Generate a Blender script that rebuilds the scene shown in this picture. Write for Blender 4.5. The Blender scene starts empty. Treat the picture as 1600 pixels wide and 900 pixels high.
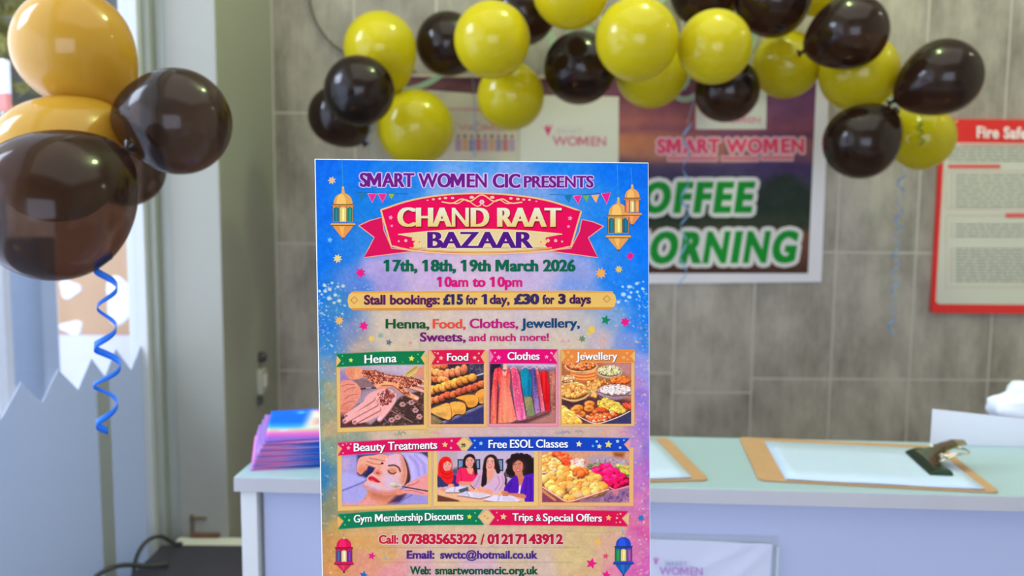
import bpy, bmesh, math, random
import numpy as np
from mathutils import Vector, Matrix

# ------------------------------------------------------------------ camera, world, lights, exposure
S = bpy.context.scene
COL = S.collection
F_PX, PITCH, ROLL = 1320.0, math.radians(5.6), math.radians(0.45)
CAM = np.array([0.0, 0.0, 1.4])
cam_data = bpy.data.cameras.new('camera')
cam_data.sensor_width = 36.0
cam_data.lens = F_PX * 36.0 / 1600.0
cam_data.clip_start = 0.02
cam_data.dof.use_dof = True
cam_data.dof.focus_distance = 0.745
cam_data.dof.aperture_fstop = 5.4
cam = bpy.data.objects.new('camera', cam_data)
COL.objects.link(cam)
cam.matrix_world = Matrix.Translation(CAM) @ Matrix.Rotation(math.radians(90) - PITCH, 4, 'X') @ Matrix.Rotation(ROLL, 4, 'Z')
S.camera = cam

world = bpy.data.worlds.new('world')
world.use_nodes = True
S.world = world
wbg = world.node_tree.nodes['Background']
wbg.inputs[0].default_value = (0.80, 0.88, 1.0, 1)
wbg.inputs[1].default_value = 2.3


def lamp(name, typ, loc, power, col, rot=(0, 0, 0), **kw):
    d = bpy.data.lights.new(name, typ)
    d.energy = power
    d.color = col
    for k, v in kw.items():
        setattr(d, k, v)
    o = bpy.data.objects.new(name, d)
    o.location = loc
    o.rotation_euler = rot
    COL.objects.link(o)
    return o


R90 = math.radians(90)
# shop front window behind the camera: cool daylight
lamp('daylight_front', 'AREA', (0.2, -2.0, 1.15), 33, (0.64, 0.73, 1.0), (R90, 0, 0), shape='RECTANGLE', size=2.2, size_y=1.7)
# daylight through the glazing of the left wall
lamp('daylight_left', 'AREA', (-1.25, 1.0, 1.35), 10, (0.58, 0.66, 1.0), (0, -R90, 0), shape='RECTANGLE', size=1.1, size_y=1.5)
# added area lamp in place of sky light, brightens street and pier
lamp('street_fill', 'AREA', (-2.7, 1.3, 2.9), 95, (0.74, 0.83, 1.0), Vector((0.85, 2.8, -2.1)).to_track_quat('-Z', 'Y').to_euler(), shape='RECTANGLE', size=1.4, size_y=1.0)
# ceiling spots, then an added overhead fill
lamp('ceiling_spot', 'POINT', (0.62, 1.95, 3.15), 36, (0.74, 1.0, 0.46), shadow_soft_size=0.08)
lamp('ceiling_spot_right', 'POINT', (2.3, 2.1, 2.75), 5, (1.0, 0.97, 0.86), shadow_soft_size=0.05)
lamp('ceiling_fill', 'AREA', (0.6, 0.7, 3.35), 36, (1.0, 0.95, 0.86), (0, 0, 0), shape='RECTANGLE', size=3.0, size_y=2.6)  # added broad fill, not a fitting; wide so its reflection stays faint

S.view_settings.view_transform = 'Standard'
S.view_settings.look = 'None'
S.view_settings.exposure = 0.0
S.view_settings.gamma = 1.0
S.view_settings.use_curve_mapping = False

# ------------------------------------------------------------------ projection helpers (measure places from the photograph)
_F = np.array([0, math.cos(PITCH), -math.sin(PITCH)])
_U = np.array([0, math.sin(PITCH), math.cos(PITCH)])
_R = np.array([1.0, 0, 0])
_R2 = _R * math.cos(ROLL) + _U * math.sin(ROLL)
_U2 = -_R * math.sin(ROLL) + _U * math.cos(ROLL)


def ray(x, y):
    return _F + _R2 * (x - 800) / F_PX + _U2 * (450 - y) / F_PX


def PY(x, y, Y):
    d = ray(x, y)
    return Vector(CAM + d * (Y / d[1]))


def PX(x, y, X):
    d = ray(x, y)
    return Vector(CAM + d * (X / d[0]))


def PZ(x, y, z):
    d = ray(x, y)
    return Vector(CAM + d * ((z - 1.4) / d[2]))


def lin(c):
    c = np.clip(np.asarray(c, dtype=np.float64) / 255.0, 0, 1)
    return np.where(c <= 0.04045, c / 12.92, ((c + 0.055) / 1.055) ** 2.4)


def C4(*c):
    v = lin(c)
    return (float(v[0]), float(v[1]), float(v[2]), 1.0)


rng = np.random.RandomState(7)
random.seed(7)

# ------------------------------------------------------------------ materials


def new_mat(name):
    m = bpy.data.materials.new(name)
    m.use_nodes = True
    nt = m.node_tree
    return m, nt, nt.nodes['Principled BSDF']


def mat(name, rgb, rough=0.5, var=0.06, scale=30.0, metal=0.0, spec=0.5, bump=0.0, coat=0.0):
    """solid colour broken up by a little procedural noise"""
    m, nt, b = new_mat(name)
    b.inputs['Roughness'].default_value = rough
    b.inputs['Metallic'].default_value = metal
    b.inputs['Specular IOR Level'].default_value = spec
    b.inputs['Coat Weight'].default_value = coat
    tc = nt.nodes.new('ShaderNodeTexCoord')
    nz = nt.nodes.new('ShaderNodeTexNoise')
    nz.inputs['Scale'].default_value = scale
    nz.inputs['Detail'].default_value = 4
    nt.links.new(tc.outputs['Object'], nz.inputs['Vector'])
    mx = nt.nodes.new('ShaderNodeMix')
    mx.data_type = 'RGBA'
    c = C4(*rgb)
    mx.inputs[6].default_value = tuple(min(1, v * (1 - var)) for v in c[:3]) + (1,)
    mx.inputs[7].default_value = tuple(min(1, v * (1 + var)) for v in c[:3]) + (1,)
    nt.links.new(nz.outputs['Fac'], mx.inputs[0])
    nt.links.new(mx.outputs[2], b.inputs['Base Color'])
    if bump:
        bp = nt.nodes.new('ShaderNodeBump')
        bp.inputs['Strength'].default_value = bump
        bp.inputs['Distance'].default_value = 0.002
        nt.links.new(nz.outputs['Fac'], bp.inputs['Height'])
        nt.links.new(bp.outputs['Normal'], b.inputs['Normal'])
    return m


def print_mat(name, rough=0.65, spec=0.10):
    """ink: colour from the mesh's own 'ink' attribute with fine paper grain"""
    m, nt, b = new_mat(name)
    b.inputs['Roughness'].default_value = rough
    b.inputs['Specular IOR Level'].default_value = spec
    a = nt.nodes.new('ShaderNodeAttribute')
    a.attribute_name = 'ink'
    tc = nt.nodes.new('ShaderNodeTexCoord')
    nz = nt.nodes.new('ShaderNodeTexNoise')
    nz.inputs['Scale'].default_value = 900
    nt.links.new(tc.outputs['Object'], nz.inputs['Vector'])
    mr = nt.nodes.new('ShaderNodeMapRange')
    mr.inputs[3].default_value = 0.9
    mr.inputs[4].default_value = 1.1
    nt.links.new(nz.outputs['Fac'], mr.inputs[0])
    mx = nt.nodes.new('ShaderNodeVectorMath')
    mx.operation = 'SCALE'
    nt.links.new(a.outputs['Color'], mx.inputs[0])
    nt.links.new(mr.outputs[0], mx.inputs['Scale'])
    nt.links.new(mx.outputs[0], b.inputs['Base Color'])
    return m


def balloon_mat(name, rgb, tint, through, transl):
    m, nt, b = new_mat(name)
    out = nt.nodes['Material Output']
    b.inputs['Base Color'].default_value = C4(*rgb)
    b.inputs['Roughness'].default_value = 0.13
    b.inputs['Specular IOR Level'].default_value = 0.5
    tc = nt.nodes.new('ShaderNodeTexCoord')
    nz = nt.nodes.new('ShaderNodeTexNoise')
    nz.inputs['Scale'].default_value = 3.0
    nt.links.new(tc.outputs['Object'], nz.inputs['Vector'])
    mr = nt.nodes.new('ShaderNodeMapRange')
    mr.inputs[3].default_value = 0.10
    mr.inputs[4].default_value = 0.18
    nt.links.new(nz.outputs['Fac'], mr.inputs[0])
    nt.links.new(mr.outputs[0], b.inputs['Roughness'])
    tl = nt.nodes.new('ShaderNodeBsdfTranslucent')
    tl.inputs['Color'].default_value = C4(*rgb)
    m1 = nt.nodes.new('ShaderNodeMixShader')
    m1.inputs[0].default_value = transl
    nt.links.new(b.outputs[0], m1.inputs[1])
    nt.links.new(tl.outputs[0], m1.inputs[2])
    tr = nt.nodes.new('ShaderNodeBsdfTransparent')
    tr.inputs['Color'].default_value = tint + (1,)
    m2 = nt.nodes.new('ShaderNodeMixShader')
    m2.inputs[0].default_value = through
    nt.links.new(m1.outputs[0], m2.inputs[1])
    nt.links.new(tr.outputs[0], m2.inputs[2])
    nt.links.new(m2.outputs[0], out.inputs[0])
    return m


def glass_mat(name, tint=(0.96, 0.98, 1.0), gloss=0.06, rough=0.02):
    m, nt, b = new_mat(name)
    out = nt.nodes['Material Output']
    nt.nodes.remove(b)
    tr = nt.nodes.new('ShaderNodeBsdfTransparent')
    tr.inputs['Color'].default_value = tint + (1,)
    gl = nt.nodes.new('ShaderNodeBsdfGlossy')
    gl.inputs['Roughness'].default_value = rough
    lw = nt.nodes.new('ShaderNodeLayerWeight')
    lw.inputs['Blend'].default_value = 0.15
    mr = nt.nodes.new('ShaderNodeMapRange')
    mr.inputs[3].default_value = gloss * 0.5
    mr.inputs[4].default_value = gloss * 3
    nt.links.new(lw.outputs['Facing'], mr.inputs[0])
    mx = nt.nodes.new('ShaderNodeMixShader')
    nt.links.new(mr.outputs[0], mx.inputs[0])
    nt.links.new(tr.outputs[0], mx.inputs[1])
    nt.links.new(gl.outputs[0], mx.inputs[2])
    nt.links.new(mx.outputs[0], out.inputs[0])
    return m


def film_mat(name, rgb, transl=0.45, through=0.0):
    m, nt, b = new_mat(name)
    out = nt.nodes['Material Output']
    b.inputs['Base Color'].default_value = C4(*rgb)
    b.inputs['Roughness'].default_value = 0.45
    tl = nt.nodes.new('ShaderNodeBsdfTranslucent')
    tl.inputs['Color'].default_value = C4(*rgb)
    m1 = nt.nodes.new('ShaderNodeMixShader')
    m1.inputs[0].default_value = transl
    nt.links.new(b.outputs[0], m1.inputs[1])
    nt.links.new(tl.outputs[0], m1.inputs[2])
    if through:
        tr = nt.nodes.new('ShaderNodeBsdfTransparent')
        m2 = nt.nodes.new('ShaderNodeMixShader')
        m2.inputs[0].default_value = through
        nt.links.new(m1.outputs[0], m2.inputs[1])
        nt.links.new(tr.outputs[0], m2.inputs[2])
        nt.links.new(m2.outputs[0], out.inputs[0])
    else:
        nt.links.new(m1.outputs[0], out.inputs[0])
    return m


# ------------------------------------------------------------------ mesh helpers


def link(name, me, material=None, parent=None):
    o = bpy.data.objects.new(name, me)
    COL.objects.link(o)
    if material is not None:
        me.materials.append(material)
    if parent is not None:
        o.parent = parent
    return o


def obj(name, bm, material=None, parent=None, smooth=False):
    me = bpy.data.meshes.new(name)
    bm.normal_update()
    bm.to_mesh(me)
    bm.free()
    if smooth:
        for p in me.polygons:
            p.use_smooth = True
    return link(name, me, material, parent)


def thing(name, label, cat, loc=(0, 0, 0), rotz=0.0, group=None):
    o = bpy.data.objects.new(name, None)
    o.empty_display_size = 0.05
    COL.objects.link(o)
    o.location = loc
    o.rotation_euler = (0, 0, rotz)
    return tag(o, label, cat, group)


def tag(o, label, cat, group=None, kind=None):
    o['label'] = label
    o['category'] = cat
    if group:
        o['group'] = group
    if kind:
        o['kind'] = kind
    return o


def struct(o, label=None):
    o['kind'] = 'structure'
    if label:
        o['label'] = label
    return o


def box(bm, x0, x1, y0, y1, z0, z1, bev=0.0, M=None):
    b2 = bmesh.new()
    bmesh.ops.create_cube(b2, size=1.0)
    for v in b2.verts:
        v.co = Vector((x0 + (v.co.x + .5) * (x1 - x0), y0 + (v.co.y + .5) * (y1 - y0), z0 + (v.co.z + .5) * (z1 - z0)))
    if bev:
        bmesh.ops.bevel(b2, geom=list(b2.edges), offset=bev, segments=2, affect='EDGES', profile=0.6)
    if M is not None:
        bmesh.ops.transform(b2, matrix=M, verts=b2.verts)
    add_bm(bm, b2)
    return bm


def add_bm(bm, b2):
    mp = {}
    for v in b2.verts:
        mp[v] = bm.verts.new(v.co)
    for f in b2.faces:
        try:
            bm.faces.new([mp[v] for v in f.verts])
        except ValueError:
            pass
    b2.free()


def boxo(name, x0, x1, y0, y1, z0, z1, m, parent=None, bev=0.0):
    bm = bmesh.new()
    box(bm, x0, x1, y0, y1, z0, z1, bev)
    return obj(name, bm, m, parent)


def prism(bm, pts, off):
    """closed solid: polygon pts (3-D) extruded by the vector off"""
    off = Vector(off)
    a = [bm.verts.new(Vector(p)) for p in pts]
    b = [bm.verts.new(Vector(p) + off) for p in pts]
    n = len(pts)
    bm.faces.new(a)
    bm.faces.new(list(reversed(b)))
    for i in range(n):
        j = (i + 1) % n
        bm.faces.new([a[j], a[i], b[i], b[j]])
    bmesh.ops.recalc_face_normals(bm, faces=bm.faces)
    return bm


def catmull(pts, n=8, closed=False):
    P = [np.asarray(p, float) for p in pts]
    if closed:
        P = [P[-1]] + P + [P[0], P[1]]
    else:
        P = [2 * P[0] - P[1]] + P + [2 * P[-1] - P[-2]]
    out = []
    for i in range(1, len(P) - 2):
        p0, p1, p2, p3 = P[i - 1:i + 3]
        for k in range(n):
            t = k / n
            out.append(.5 * ((2 * p1) + (p2 - p0) * t + (2 * p0 - 5 * p1 + 4 * p2 - p3) * t * t + (3 * p1 - p0 - 3 * p2 + p3) * t ** 3))
    if not closed:
        out.append(P[-2])
    return out


def tube(bm, pts, r, n=8, smooth=6):
    pts = [Vector(p) for p in (catmull(pts, smooth) if smooth else pts)]
    rings = []
    up = Vector((0.13, 0.2, 1)).normalized()
    for i, p in enumerate(pts):
        t = (pts[min(i + 1, len(pts) - 1)] - pts[max(i - 1, 0)]).normalized()
        a = t.cross(up)
        if a.length < 1e-4:
            a = t.cross(Vector((1, 0, 0)))
        a.normalize()
        b = t.cross(a).normalized()
        up = b if False else up
        rr = r(i / (len(pts) - 1)) if callable(r) else r
        rings.append([bm.verts.new(p + a * math.cos(2 * math.pi * k / n) * rr + b * math.sin(2 * math.pi * k / n) * rr) for k in range(n)])
    for i in range(len(rings) - 1):
        for k in range(n):
            bm.faces.new([rings[i][k], rings[i][(k + 1) % n], rings[i + 1][(k + 1) % n], rings[i + 1][k]])
    bm.faces.new(list(reversed(rings[0])))
    bm.faces.new(rings[-1])
    return bm


def lathe(bm, prof, n=40):
    """prof: list of (radius, z); closed solid of revolution about z"""
    rings = []
    for r, z in prof:
        if r < 1e-6:
            rings.append([bm.verts.new((0, 0, z))])
        else:
            rings.append([bm.verts.new((r * math.cos(2 * math.pi * k / n), r * math.sin(2 * math.pi * k / n), z)) for k in range(n)])
    for a, b in zip(rings, rings[1:]):
        for k in range(n):
            k2 = (k + 1) % n
            if len(a) == 1 and len(b) == 1:
                continue
            if len(a) == 1:
                bm.faces.new([a[0], b[k], b[k2]])
            elif len(b) == 1:
                bm.faces.new([a[k], b[0], a[k2]])
            else:
                bm.faces.new([a[k], b[k], b[k2], a[k2]])
    for rg in (rings[0], rings[-1]):
        if len(rg) > 1:
            bm.faces.new(rg)
    bmesh.ops.recalc_face_normals(bm, faces=bm.faces)
    return bm


def curl(bm, p0, p1, turns, rad, width, seg=22, grow=0.0, phase=0.0):
    """curling ribbon: a flat band wound round the line p0-p1"""
    p0, p1 = Vector(p0), Vector(p1)
    ax = (p1 - p0).normalized()
    a = ax.cross(Vector((0, 1, 0))).normalized()
    b = ax.cross(a).normalized()
    n = int(turns * seg)
    prev = None
    th = 0.0006
    for i in range(n + 1):
        t = i / n
        an = 2 * math.pi * turns * t + phase
        rr = rad * (1 + grow * t) * (1 + .18 * math.sin(an * .37 + 1))
        c = p0.lerp(p1, t)
        d = a * math.cos(an) + b * math.sin(an)
        q = c + d * rr
        w = ax * (width * .5 * (0.75 + .25 * math.sin(an * .5)))
        cur = [bm.verts.new(q - w), bm.verts.new(q + w), bm.verts.new(q + w + d * th), bm.verts.new(q - w + d * th)]
        if prev:
            for k in range(4):
                bm.faces.new([prev[k], prev[(k + 1) % 4], cur[(k + 1) % 4], cur[k]])
        else:
            bm.faces.new(cur)
        prev = cur
    bm.faces.new(list(reversed(prev)))
    bmesh.ops.recalc_face_normals(bm, faces=bm.faces)
    return bm


# ------------------------------------------------------------------ printed matter: a small painter for pictures and a flat-shape printer


def vnoise(X, Y, scale, seed):
    r = np.random.RandomState(seed).rand(64, 64)
    x, y = np.asarray(X) / scale, np.asarray(Y) / scale
    xi, yi = np.floor(x).astype(int), np.floor(y).astype(int)
    fx, fy = x - xi, y - yi
    fx, fy = fx * fx * (3 - 2 * fx), fy * fy * (3 - 2 * fy)
    g = lambda i, j: r[i % 64, j % 64]
    return (g(xi, yi) * (1 - fx) + g(xi + 1, yi) * fx) * (1 - fy) + (g(xi, yi + 1) * (1 - fx) + g(xi + 1, yi + 1) * fx) * fy


def inside(px, py, X, Y):
    c = np.zeros(np.shape(X), bool)
    n = len(px)
    j = n - 1
    for i in range(n):
        if py[i] != py[j]:
            c ^= ((py[i] > Y) != (py[j] > Y)) & (X < (px[j] - px[i]) * (Y - py[i]) / (py[j] - py[i]) + px[i])
        j = i
    return c


def segdist(X, Y, a, b):
    dx, dy = b[0] - a[0], b[1] - a[1]
    L = dx * dx + dy * dy + 1e-12
    t = np.clip(((X - a[0]) * dx + (Y - a[1]) * dy) / L, 0, 1)
    return np.hypot(X - a[0] - t * dx, Y - a[1] - t * dy)


class Canvas:
    """colours of a printed picture; coordinates are any convenient frame"""

    def __init__(s, x0, y0, x1, y1, w, bg):
        h = max(2, int(round(w * (y1 - y0) / (x1 - x0))))
        s.x0, s.y0, s.x1, s.y1, s.w, s.h = x0, y0, x1, y1, w, h
        s.xs = np.linspace(x0, x1, w)
        s.ys = np.linspace(y0, y1, h)
        s.px = (x1 - x0) / (w - 1)
        s.img = np.zeros((h, w, 3)) + np.asarray(bg, float)
        s.X, s.Y = np.meshgrid(s.xs, s.ys)

    def _sub(s, xa, ya, xb, yb, m):
        i0 = max(0, int((xa - m - s.x0) / s.px))
        i1 = min(s.w, int((xb + m - s.x0) / s.px) + 2)
        j0 = max(0, int((ya - m - s.y0) / s.px))
        j1 = min(s.h, int((yb + m - s.y0) / s.px) + 2)
        if i1 <= i0 or j1 <= j0:
            return None
        return slice(j0, j1), slice(i0, i1)

    def _mix(s, sl, a, col):
        a = a[..., None]
        s.img[sl] = s.img[sl] * (1 - a) + np.asarray(col, float) * a

    def poly(s, pts, col, soft=1.0, a=1.0, sm=0):
        if sm:
            pts = catmull(pts, sm, True)
        px = [p[0] for p in pts]
        py = [p[1] for p in pts]
        soft = max(soft * s.px, 1e-6)
        sl = s._sub(min(px), min(py), max(px), max(py), soft)
        if sl is None:
            return
        X, Y = s.X[sl], s.Y[sl]
        ins = inside(px, py, X, Y)
        d = np.full(X.shape, 1e9)
        for i in range(len(pts)):
            d = np.minimum(d, segdist(X, Y, pts[i - 1], pts[i]))
        sd = np.where(ins, d, -d)
        al = np.clip(sd / soft + .5, 0, 1) * a
        s._mix(sl, al, col(X, Y) if callable(col) else col)

    def line(s, pts, w, col, soft=1.0, a=1.0, sm=0):
        if sm:
            pts = catmull(pts, sm)
        px = [p[0] for p in pts]
        py = [p[1] for p in pts]
        soft = soft * s.px
        sl = s._sub(min(px), min(py), max(px), max(py), w + soft)
        if sl is None:
            return
        X, Y = s.X[sl], s.Y[sl]
        d = np.full(X.shape, 1e9)
        for i in range(len(pts) - 1):
            d = np.minimum(d, segdist(X, Y, pts[i], pts[i + 1]))
        s._mix(sl, np.clip((w * .5 - d) / soft + .5, 0, 1) * a, col)

    def ell(s, cx, cy, rx, ry, col, rot=0.0, soft=1.0, a=1.0, dome=0.0):
        m = max(rx, ry)
        sl = s._sub(cx - m, cy - m, cx + m, cy + m, soft * s.px)
        if sl is None:
            return
        X, Y = s.X[sl] - cx, s.Y[sl] - cy
        c, q = math.cos(rot), math.sin(rot)
        u, v = (X * c + Y * q) / rx, (-X * q + Y * c) / ry
        r = np.hypot(u, v)
        al = np.clip((1 - r) * min(rx, ry) / (soft * s.px) + .5, 0, 1) * a
        col = np.asarray(col, float)
        if dome:
            sh = 1 + dome * (-(X / m) * .35 - (Y / m) * .75 - r * r * .35 + .2)
            col = np.clip(col[None, None, :] * sh[..., None], 0, 255)
        s._mix(sl, al, col)

    def heap(s, pts, n, r, cols, dome=.55, seed=1, jit=.35):
        q = np.random.RandomState(seed)
        px = [p[0] for p in pts]
        py = [p[1] for p in pts]
        got = []
        k = 0
        while len(got) < n and k < n * 30:
            k += 1
            x, y = q.uniform(min(px), max(px)), q.uniform(min(py), max(py))
            if inside(px, py, np.array([x]), np.array([y]))[0] and all(abs(x - g[0]) + abs(y - g[1]) > r * .75 for g in got):
                got.append((x, y))
        got.sort(key=lambda g: g[1])
        for x, y in got:
            c = np.asarray(cols[q.randint(len(cols))], float) * q.uniform(.86, 1.1)
            rr = r * q.uniform(1 - jit, 1 + jit * .6)
            s.ell(x, y + rr * .25, rr * 1.1, rr, c * .45, soft=3, a=.6)
            s.ell(x, y, rr, rr * q.uniform(.75, 1), c, rot=q.uniform(-.6, .6), soft=1.5, dome=dome)

    def specks(s, pts, n, r, cols, seed=1, a=.8):
        q = np.random.RandomState(seed)
        px = [p[0] for p in pts]
        py = [p[1] for p in pts]
        for _ in range(n):
            x, y = q.uniform(min(px), max(px)), q.uniform(min(py), max(py))
            if inside(px, py, np.array([x]), np.array([y]))[0]:
                rr = r * q.uniform(.5, 1.3)
                s.ell(x, y, rr, rr * q.uniform(.6, 1), cols[q.randint(len(cols))], rot=q.uniform(0, 3), a=a * q.uniform(.5, 1))

    def grain(s, amp, sc, seed):
        s.img += ((vnoise(s.X, s.Y, sc, seed) + vnoise(s.X, s.Y, sc * .45, seed + 1)) - 1)[..., None] * amp
        s.img = np.clip(s.img, 0, 255)


def grid_mesh(name, V, img, material, parent):
    """V (h,w,3) points, img (h,w,3) display colours"""
    h, w = V.shape[:2]
    me = bpy.data.meshes.new(name)
    idx = np.arange(h * w).reshape(h, w)
    q = np.stack([idx[:-1, :-1], idx[1:, :-1], idx[1:, 1:], idx[:-1, 1:]], -1).reshape(-1, 4)
    me.vertices.add(h * w)
    me.vertices.foreach_set('co', V.reshape(-1).astype(np.float32))
    me.loops.add(q.size)
    me.loops.foreach_set('vertex_index', q.reshape(-1).astype(np.int32))
    me.polygons.add(len(q))
    me.polygons.foreach_set('loop_start', np.arange(0, q.size, 4, dtype=np.int32))
    me.update(calc_edges=True)
    at = me.color_attributes.new('ink', 'FLOAT_COLOR', 'POINT')
    c = np.ones((h * w, 4), np.float32)
    c[:, :3] = lin(img.reshape(-1, 3))
    at.data.foreach_set('color', c.reshape(-1))
    return link(name, me, material, parent)


_glyph = {}
_fc = bpy.data.curves.new('glyph', 'FONT')
_fo = bpy.data.objects.new('glyph', _fc)


def glyph(ch, off):
    k = (ch, off)
    if k not in _glyph:
        COL.objects.link(_fo)
        _fc.resolution_u = 4
        _fc.offset = off

        def ext(b):
            _fc.body = b
            dg = bpy.context.evaluated_depsgraph_get()
            dg.update()
            me = _fo.evaluated_get(dg).to_mesh()
            V = np.array([v.co[:2] for v in me.vertices]) if len(me.vertices) else np.zeros((0, 2))
            Fs = [tuple(p.vertices) for p in me.polygons]
            _fo.evaluated_get(dg).to_mesh_clear()
            return V, Fs
        if CAP is None and ch != 'H':
            layout('H', 0.0)
            COL.objects.link(_fo) if _fo.name not in COL.objects else None
            _fc.offset = off
        if ch == ' ':
            V, Fs, adv = np.zeros((0, 2)), [], .30
        else:
            V, Fs = ext(ch)
            a = ext('H' + ch + 'H')[0]
            b = ext('HH')[0]
            adv = (a[:, 0].max() - a[:, 0].min()) - (b[:, 0].max() - b[:, 0].min())
            if ch == '1':
                h = V[:, 1].max()
                x = V[:, 0].min()
                n = len(V)
                w = V[:, 0].max() - x
                V = np.vstack([V, [[x + w * .6, h], [x + w * .1, h], [x - .15, h - .115], [x - .15, h - .225], [x + w * .6, h - .13]]])
                Fs = Fs + [(n, n + 1, n + 2, n + 3, n + 4)]
                adv += .06
        COL.objects.unlink(_fo)
        if ch == 'M':
            H_, W_, q_s = CAP + 2 * off, .80, .125 + 2 * off
            b_ = -off
            V = np.array([(0, b_), (0, H_ - off), (q_s * 1.25, H_ - off), (W_ / 2, H_ * .46), (W_ - q_s * 1.25, H_ - off), (W_, H_ - off), (W_, b_), (W_ - q_s, b_), (W_ - q_s, H_ * .64), (W_ / 2 + q_s * .30, H_ * .10), (W_ / 2 - q_s * .30, H_ * .10), (q_s, H_ * .64), (q_s, b_)])
            Fs = [(0, 1, 2, 11, 12), (2, 3, 10, 11), (3, 4, 8, 9, 10), (4, 5, 6, 7, 8)]
            adv = W_ + .11
        wf = {'W': 1.06}.get(ch, 1.0)
        V = V * np.array((wf, 1.0))
        adv *= wf
        _glyph[k] = (V, Fs, adv)
    return _glyph[k]


CAP = None


def layout(s, off, track=0.0):
    global CAP
    if CAP is None:
        CAP = float(glyph('H', 0.0)[0][:, 1].max())
    x = 0
    out = []
    for ch in s:
        V, Fs, adv = glyph(ch, off)
        out.append((x, V, Fs))
        x += adv + track
    return out


class Flat:
    """flat printed shapes, each a polygon with its own ink and a printing layer"""

    def __init__(s, mp):
        s.mp = mp
        s.V, s.F, s.C = [], [], []
        s.k = 0

    def shape(s, pts, col, h):
        n = len(s.V)
        s.k = (s.k + 1) % 24
        h = h + s.k * 3e-6
        s.V += [(p[0], p[1], h) for p in pts]
        s.C += [tuple(col)] * len(pts)
        s.F.append(tuple(range(n, n + len(pts))))

    def fan(s, cx, cy, rx, ry, col, h, n=20, a0=0, a1=2 * math.pi):
        s.shape([(cx + rx * math.cos(a0 + (a1 - a0) * k / n), cy + ry * math.sin(a0 + (a1 - a0) * k / n)) for k in range(n + (0 if abs(a1 - a0 - 2 * math.pi) < 1e-6 else 1))], col, h)

    def star(s, x, y, r, col, h, n=5, inner=.45, rot=0.0):
        s.shape([(x + math.sin(rot + math.pi * k / n) * r * (1 if k % 2 == 0 else inner), y - math.cos(rot + math.pi * k / n) * r * (1 if k % 2 == 0 else inner)) for k in range(2 * n)], col, h)

    def line(s, pts, w, col, h, sm=0):
        if sm:
            pts = catmull(pts, sm)
        P = [np.asarray(p, float) for p in pts]
        L, Rr = [], []
        for i, p in enumerate(P):
            t = P[min(i + 1, len(P) - 1)] - P[max(i - 1, 0)]
            t = t / (np.hypot(*t) + 1e-9)
            nn = np.array([-t[1], t[0]]) * w * .5
            L.append(p + nn)
            Rr.append(p - nn)
        for i in range(len(P) - 1):
            s.shape([L[i], L[i + 1], Rr[i + 1], Rr[i]], col, h)

    def text(s, st, x0, x1, yb0, yb1, cap, col, h, off=.018, smear=0.0, halo=None, slant=0.0, grad=None, shadow=None, track=0.0):
        lay = layout(st, off, track)
        us = np.concatenate([x + V[:, 0] for x, V, _ in lay if len(V)])
        u0, u1 = us.min(), us.max()
        W = u1 - u0
        kx = (x1 - x0) / W
        passes = []
        if halo:
            rad, hc = halo
            for k in range(12):
                passes.append(((rad + smear) * math.cos(k * math.pi / 6), rad * math.sin(k * math.pi / 6), hc, h - .00017 + k * 5e-6, None))
            passes.append((0, 0, hc, h - .0001, None))
        if shadow:
            sx, sy, sc = shadow
            for i, m in enumerate((-smear, 0, smear) if smear else (0,)):
                passes.append((sx + m, sy, sc, h - .00004 + i * 8e-6, None))
        for i, m in enumerate((-smear, -smear * .5, smear * .5, smear, 0) if smear else (0,)):
            passes.append((m, 0, col, h + i * 8e-6, grad))
        for dx, dy, c, hh, gr in passes:
            for gi, (x, V, Fs) in enumerate(lay):
                if not len(V):
                    continue
                n = len(s.V)
                u = x + V[:, 0] - u0
                kd_ = (.6 if st[gi] in 'MW' else .4 if st[gi] in 'N&@m' else 1.0) if dy == 0 else 1.0
                yy = yb0 + (yb1 - yb0) * u / W - V[:, 1] / CAP * cap + dy
                xx = x0 + u * kx + V[:, 1] / CAP * cap * slant + dx * kd_
                hz = hh + (gi % 2) * 3.5e-6
                s.V += [(a, b, hz) for a, b in zip(xx, yy)]
                if gr is None:
                    s.C += [tuple(c)] * len(V)
                else:
                    t = np.clip(V[:, 1] / CAP, 0, 1)[:, None]
                    s.C += [tuple(q) for q in (np.asarray(c, float) * (1 - t) + np.asarray(gr, float) * t)]
                s.F += [tuple(n + k for k in f) for f in Fs]

    def build(s, name, material, parent):
        V = np.array(s.V)
        W = s.mp(V[:, 0], V[:, 1], V[:, 2])
        me = bpy.data.meshes.new(name)
        me.from_pydata([tuple(p) for p in W], [], s.F)
        at = me.color_attributes.new('ink', 'FLOAT_COLOR', 'POINT')
        c = np.ones((len(V), 4), np.float32)
        c[:, :3] = lin(np.array(s.C, float))
        at.data.foreach_set('color', c.reshape(-1))
        me.update()
        return link(name, me, material, parent)


def plane_map(origin, normal, inv):
    """photo position -> point on a flat sign, in the sign's own frame, lifted by h along its normal"""
    origin, normal = np.asarray(origin, float), np.asarray(normal, float)
    inv = np.asarray(inv, float)

    def f(x, y, h):
        x, y, h = np.asarray(x, float), np.asarray(y, float), np.asarray(h, float)
        d = _F + _R2 * ((x - 800) / F_PX)[..., None] + _U2 * ((450 - y) / F_PX)[..., None]
        t = ((origin - CAM) @ normal) / (d @ normal)
        w = CAM + d * t[..., None] + normal * np.asarray(h)[..., None]
        return w @ inv[:3, :3].T + inv[:3, 3]
    return f

# ------------------------------------------------------------------ room
WY = 2.64          # tiled back wall
GX = -0.93         # glazing plane of the left wall
SX = -0.74         # right face of the pier
PYF = 2.147        # front face of the pier
RX, RY0, RH = 2.9, -2.3, 3.4


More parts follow.
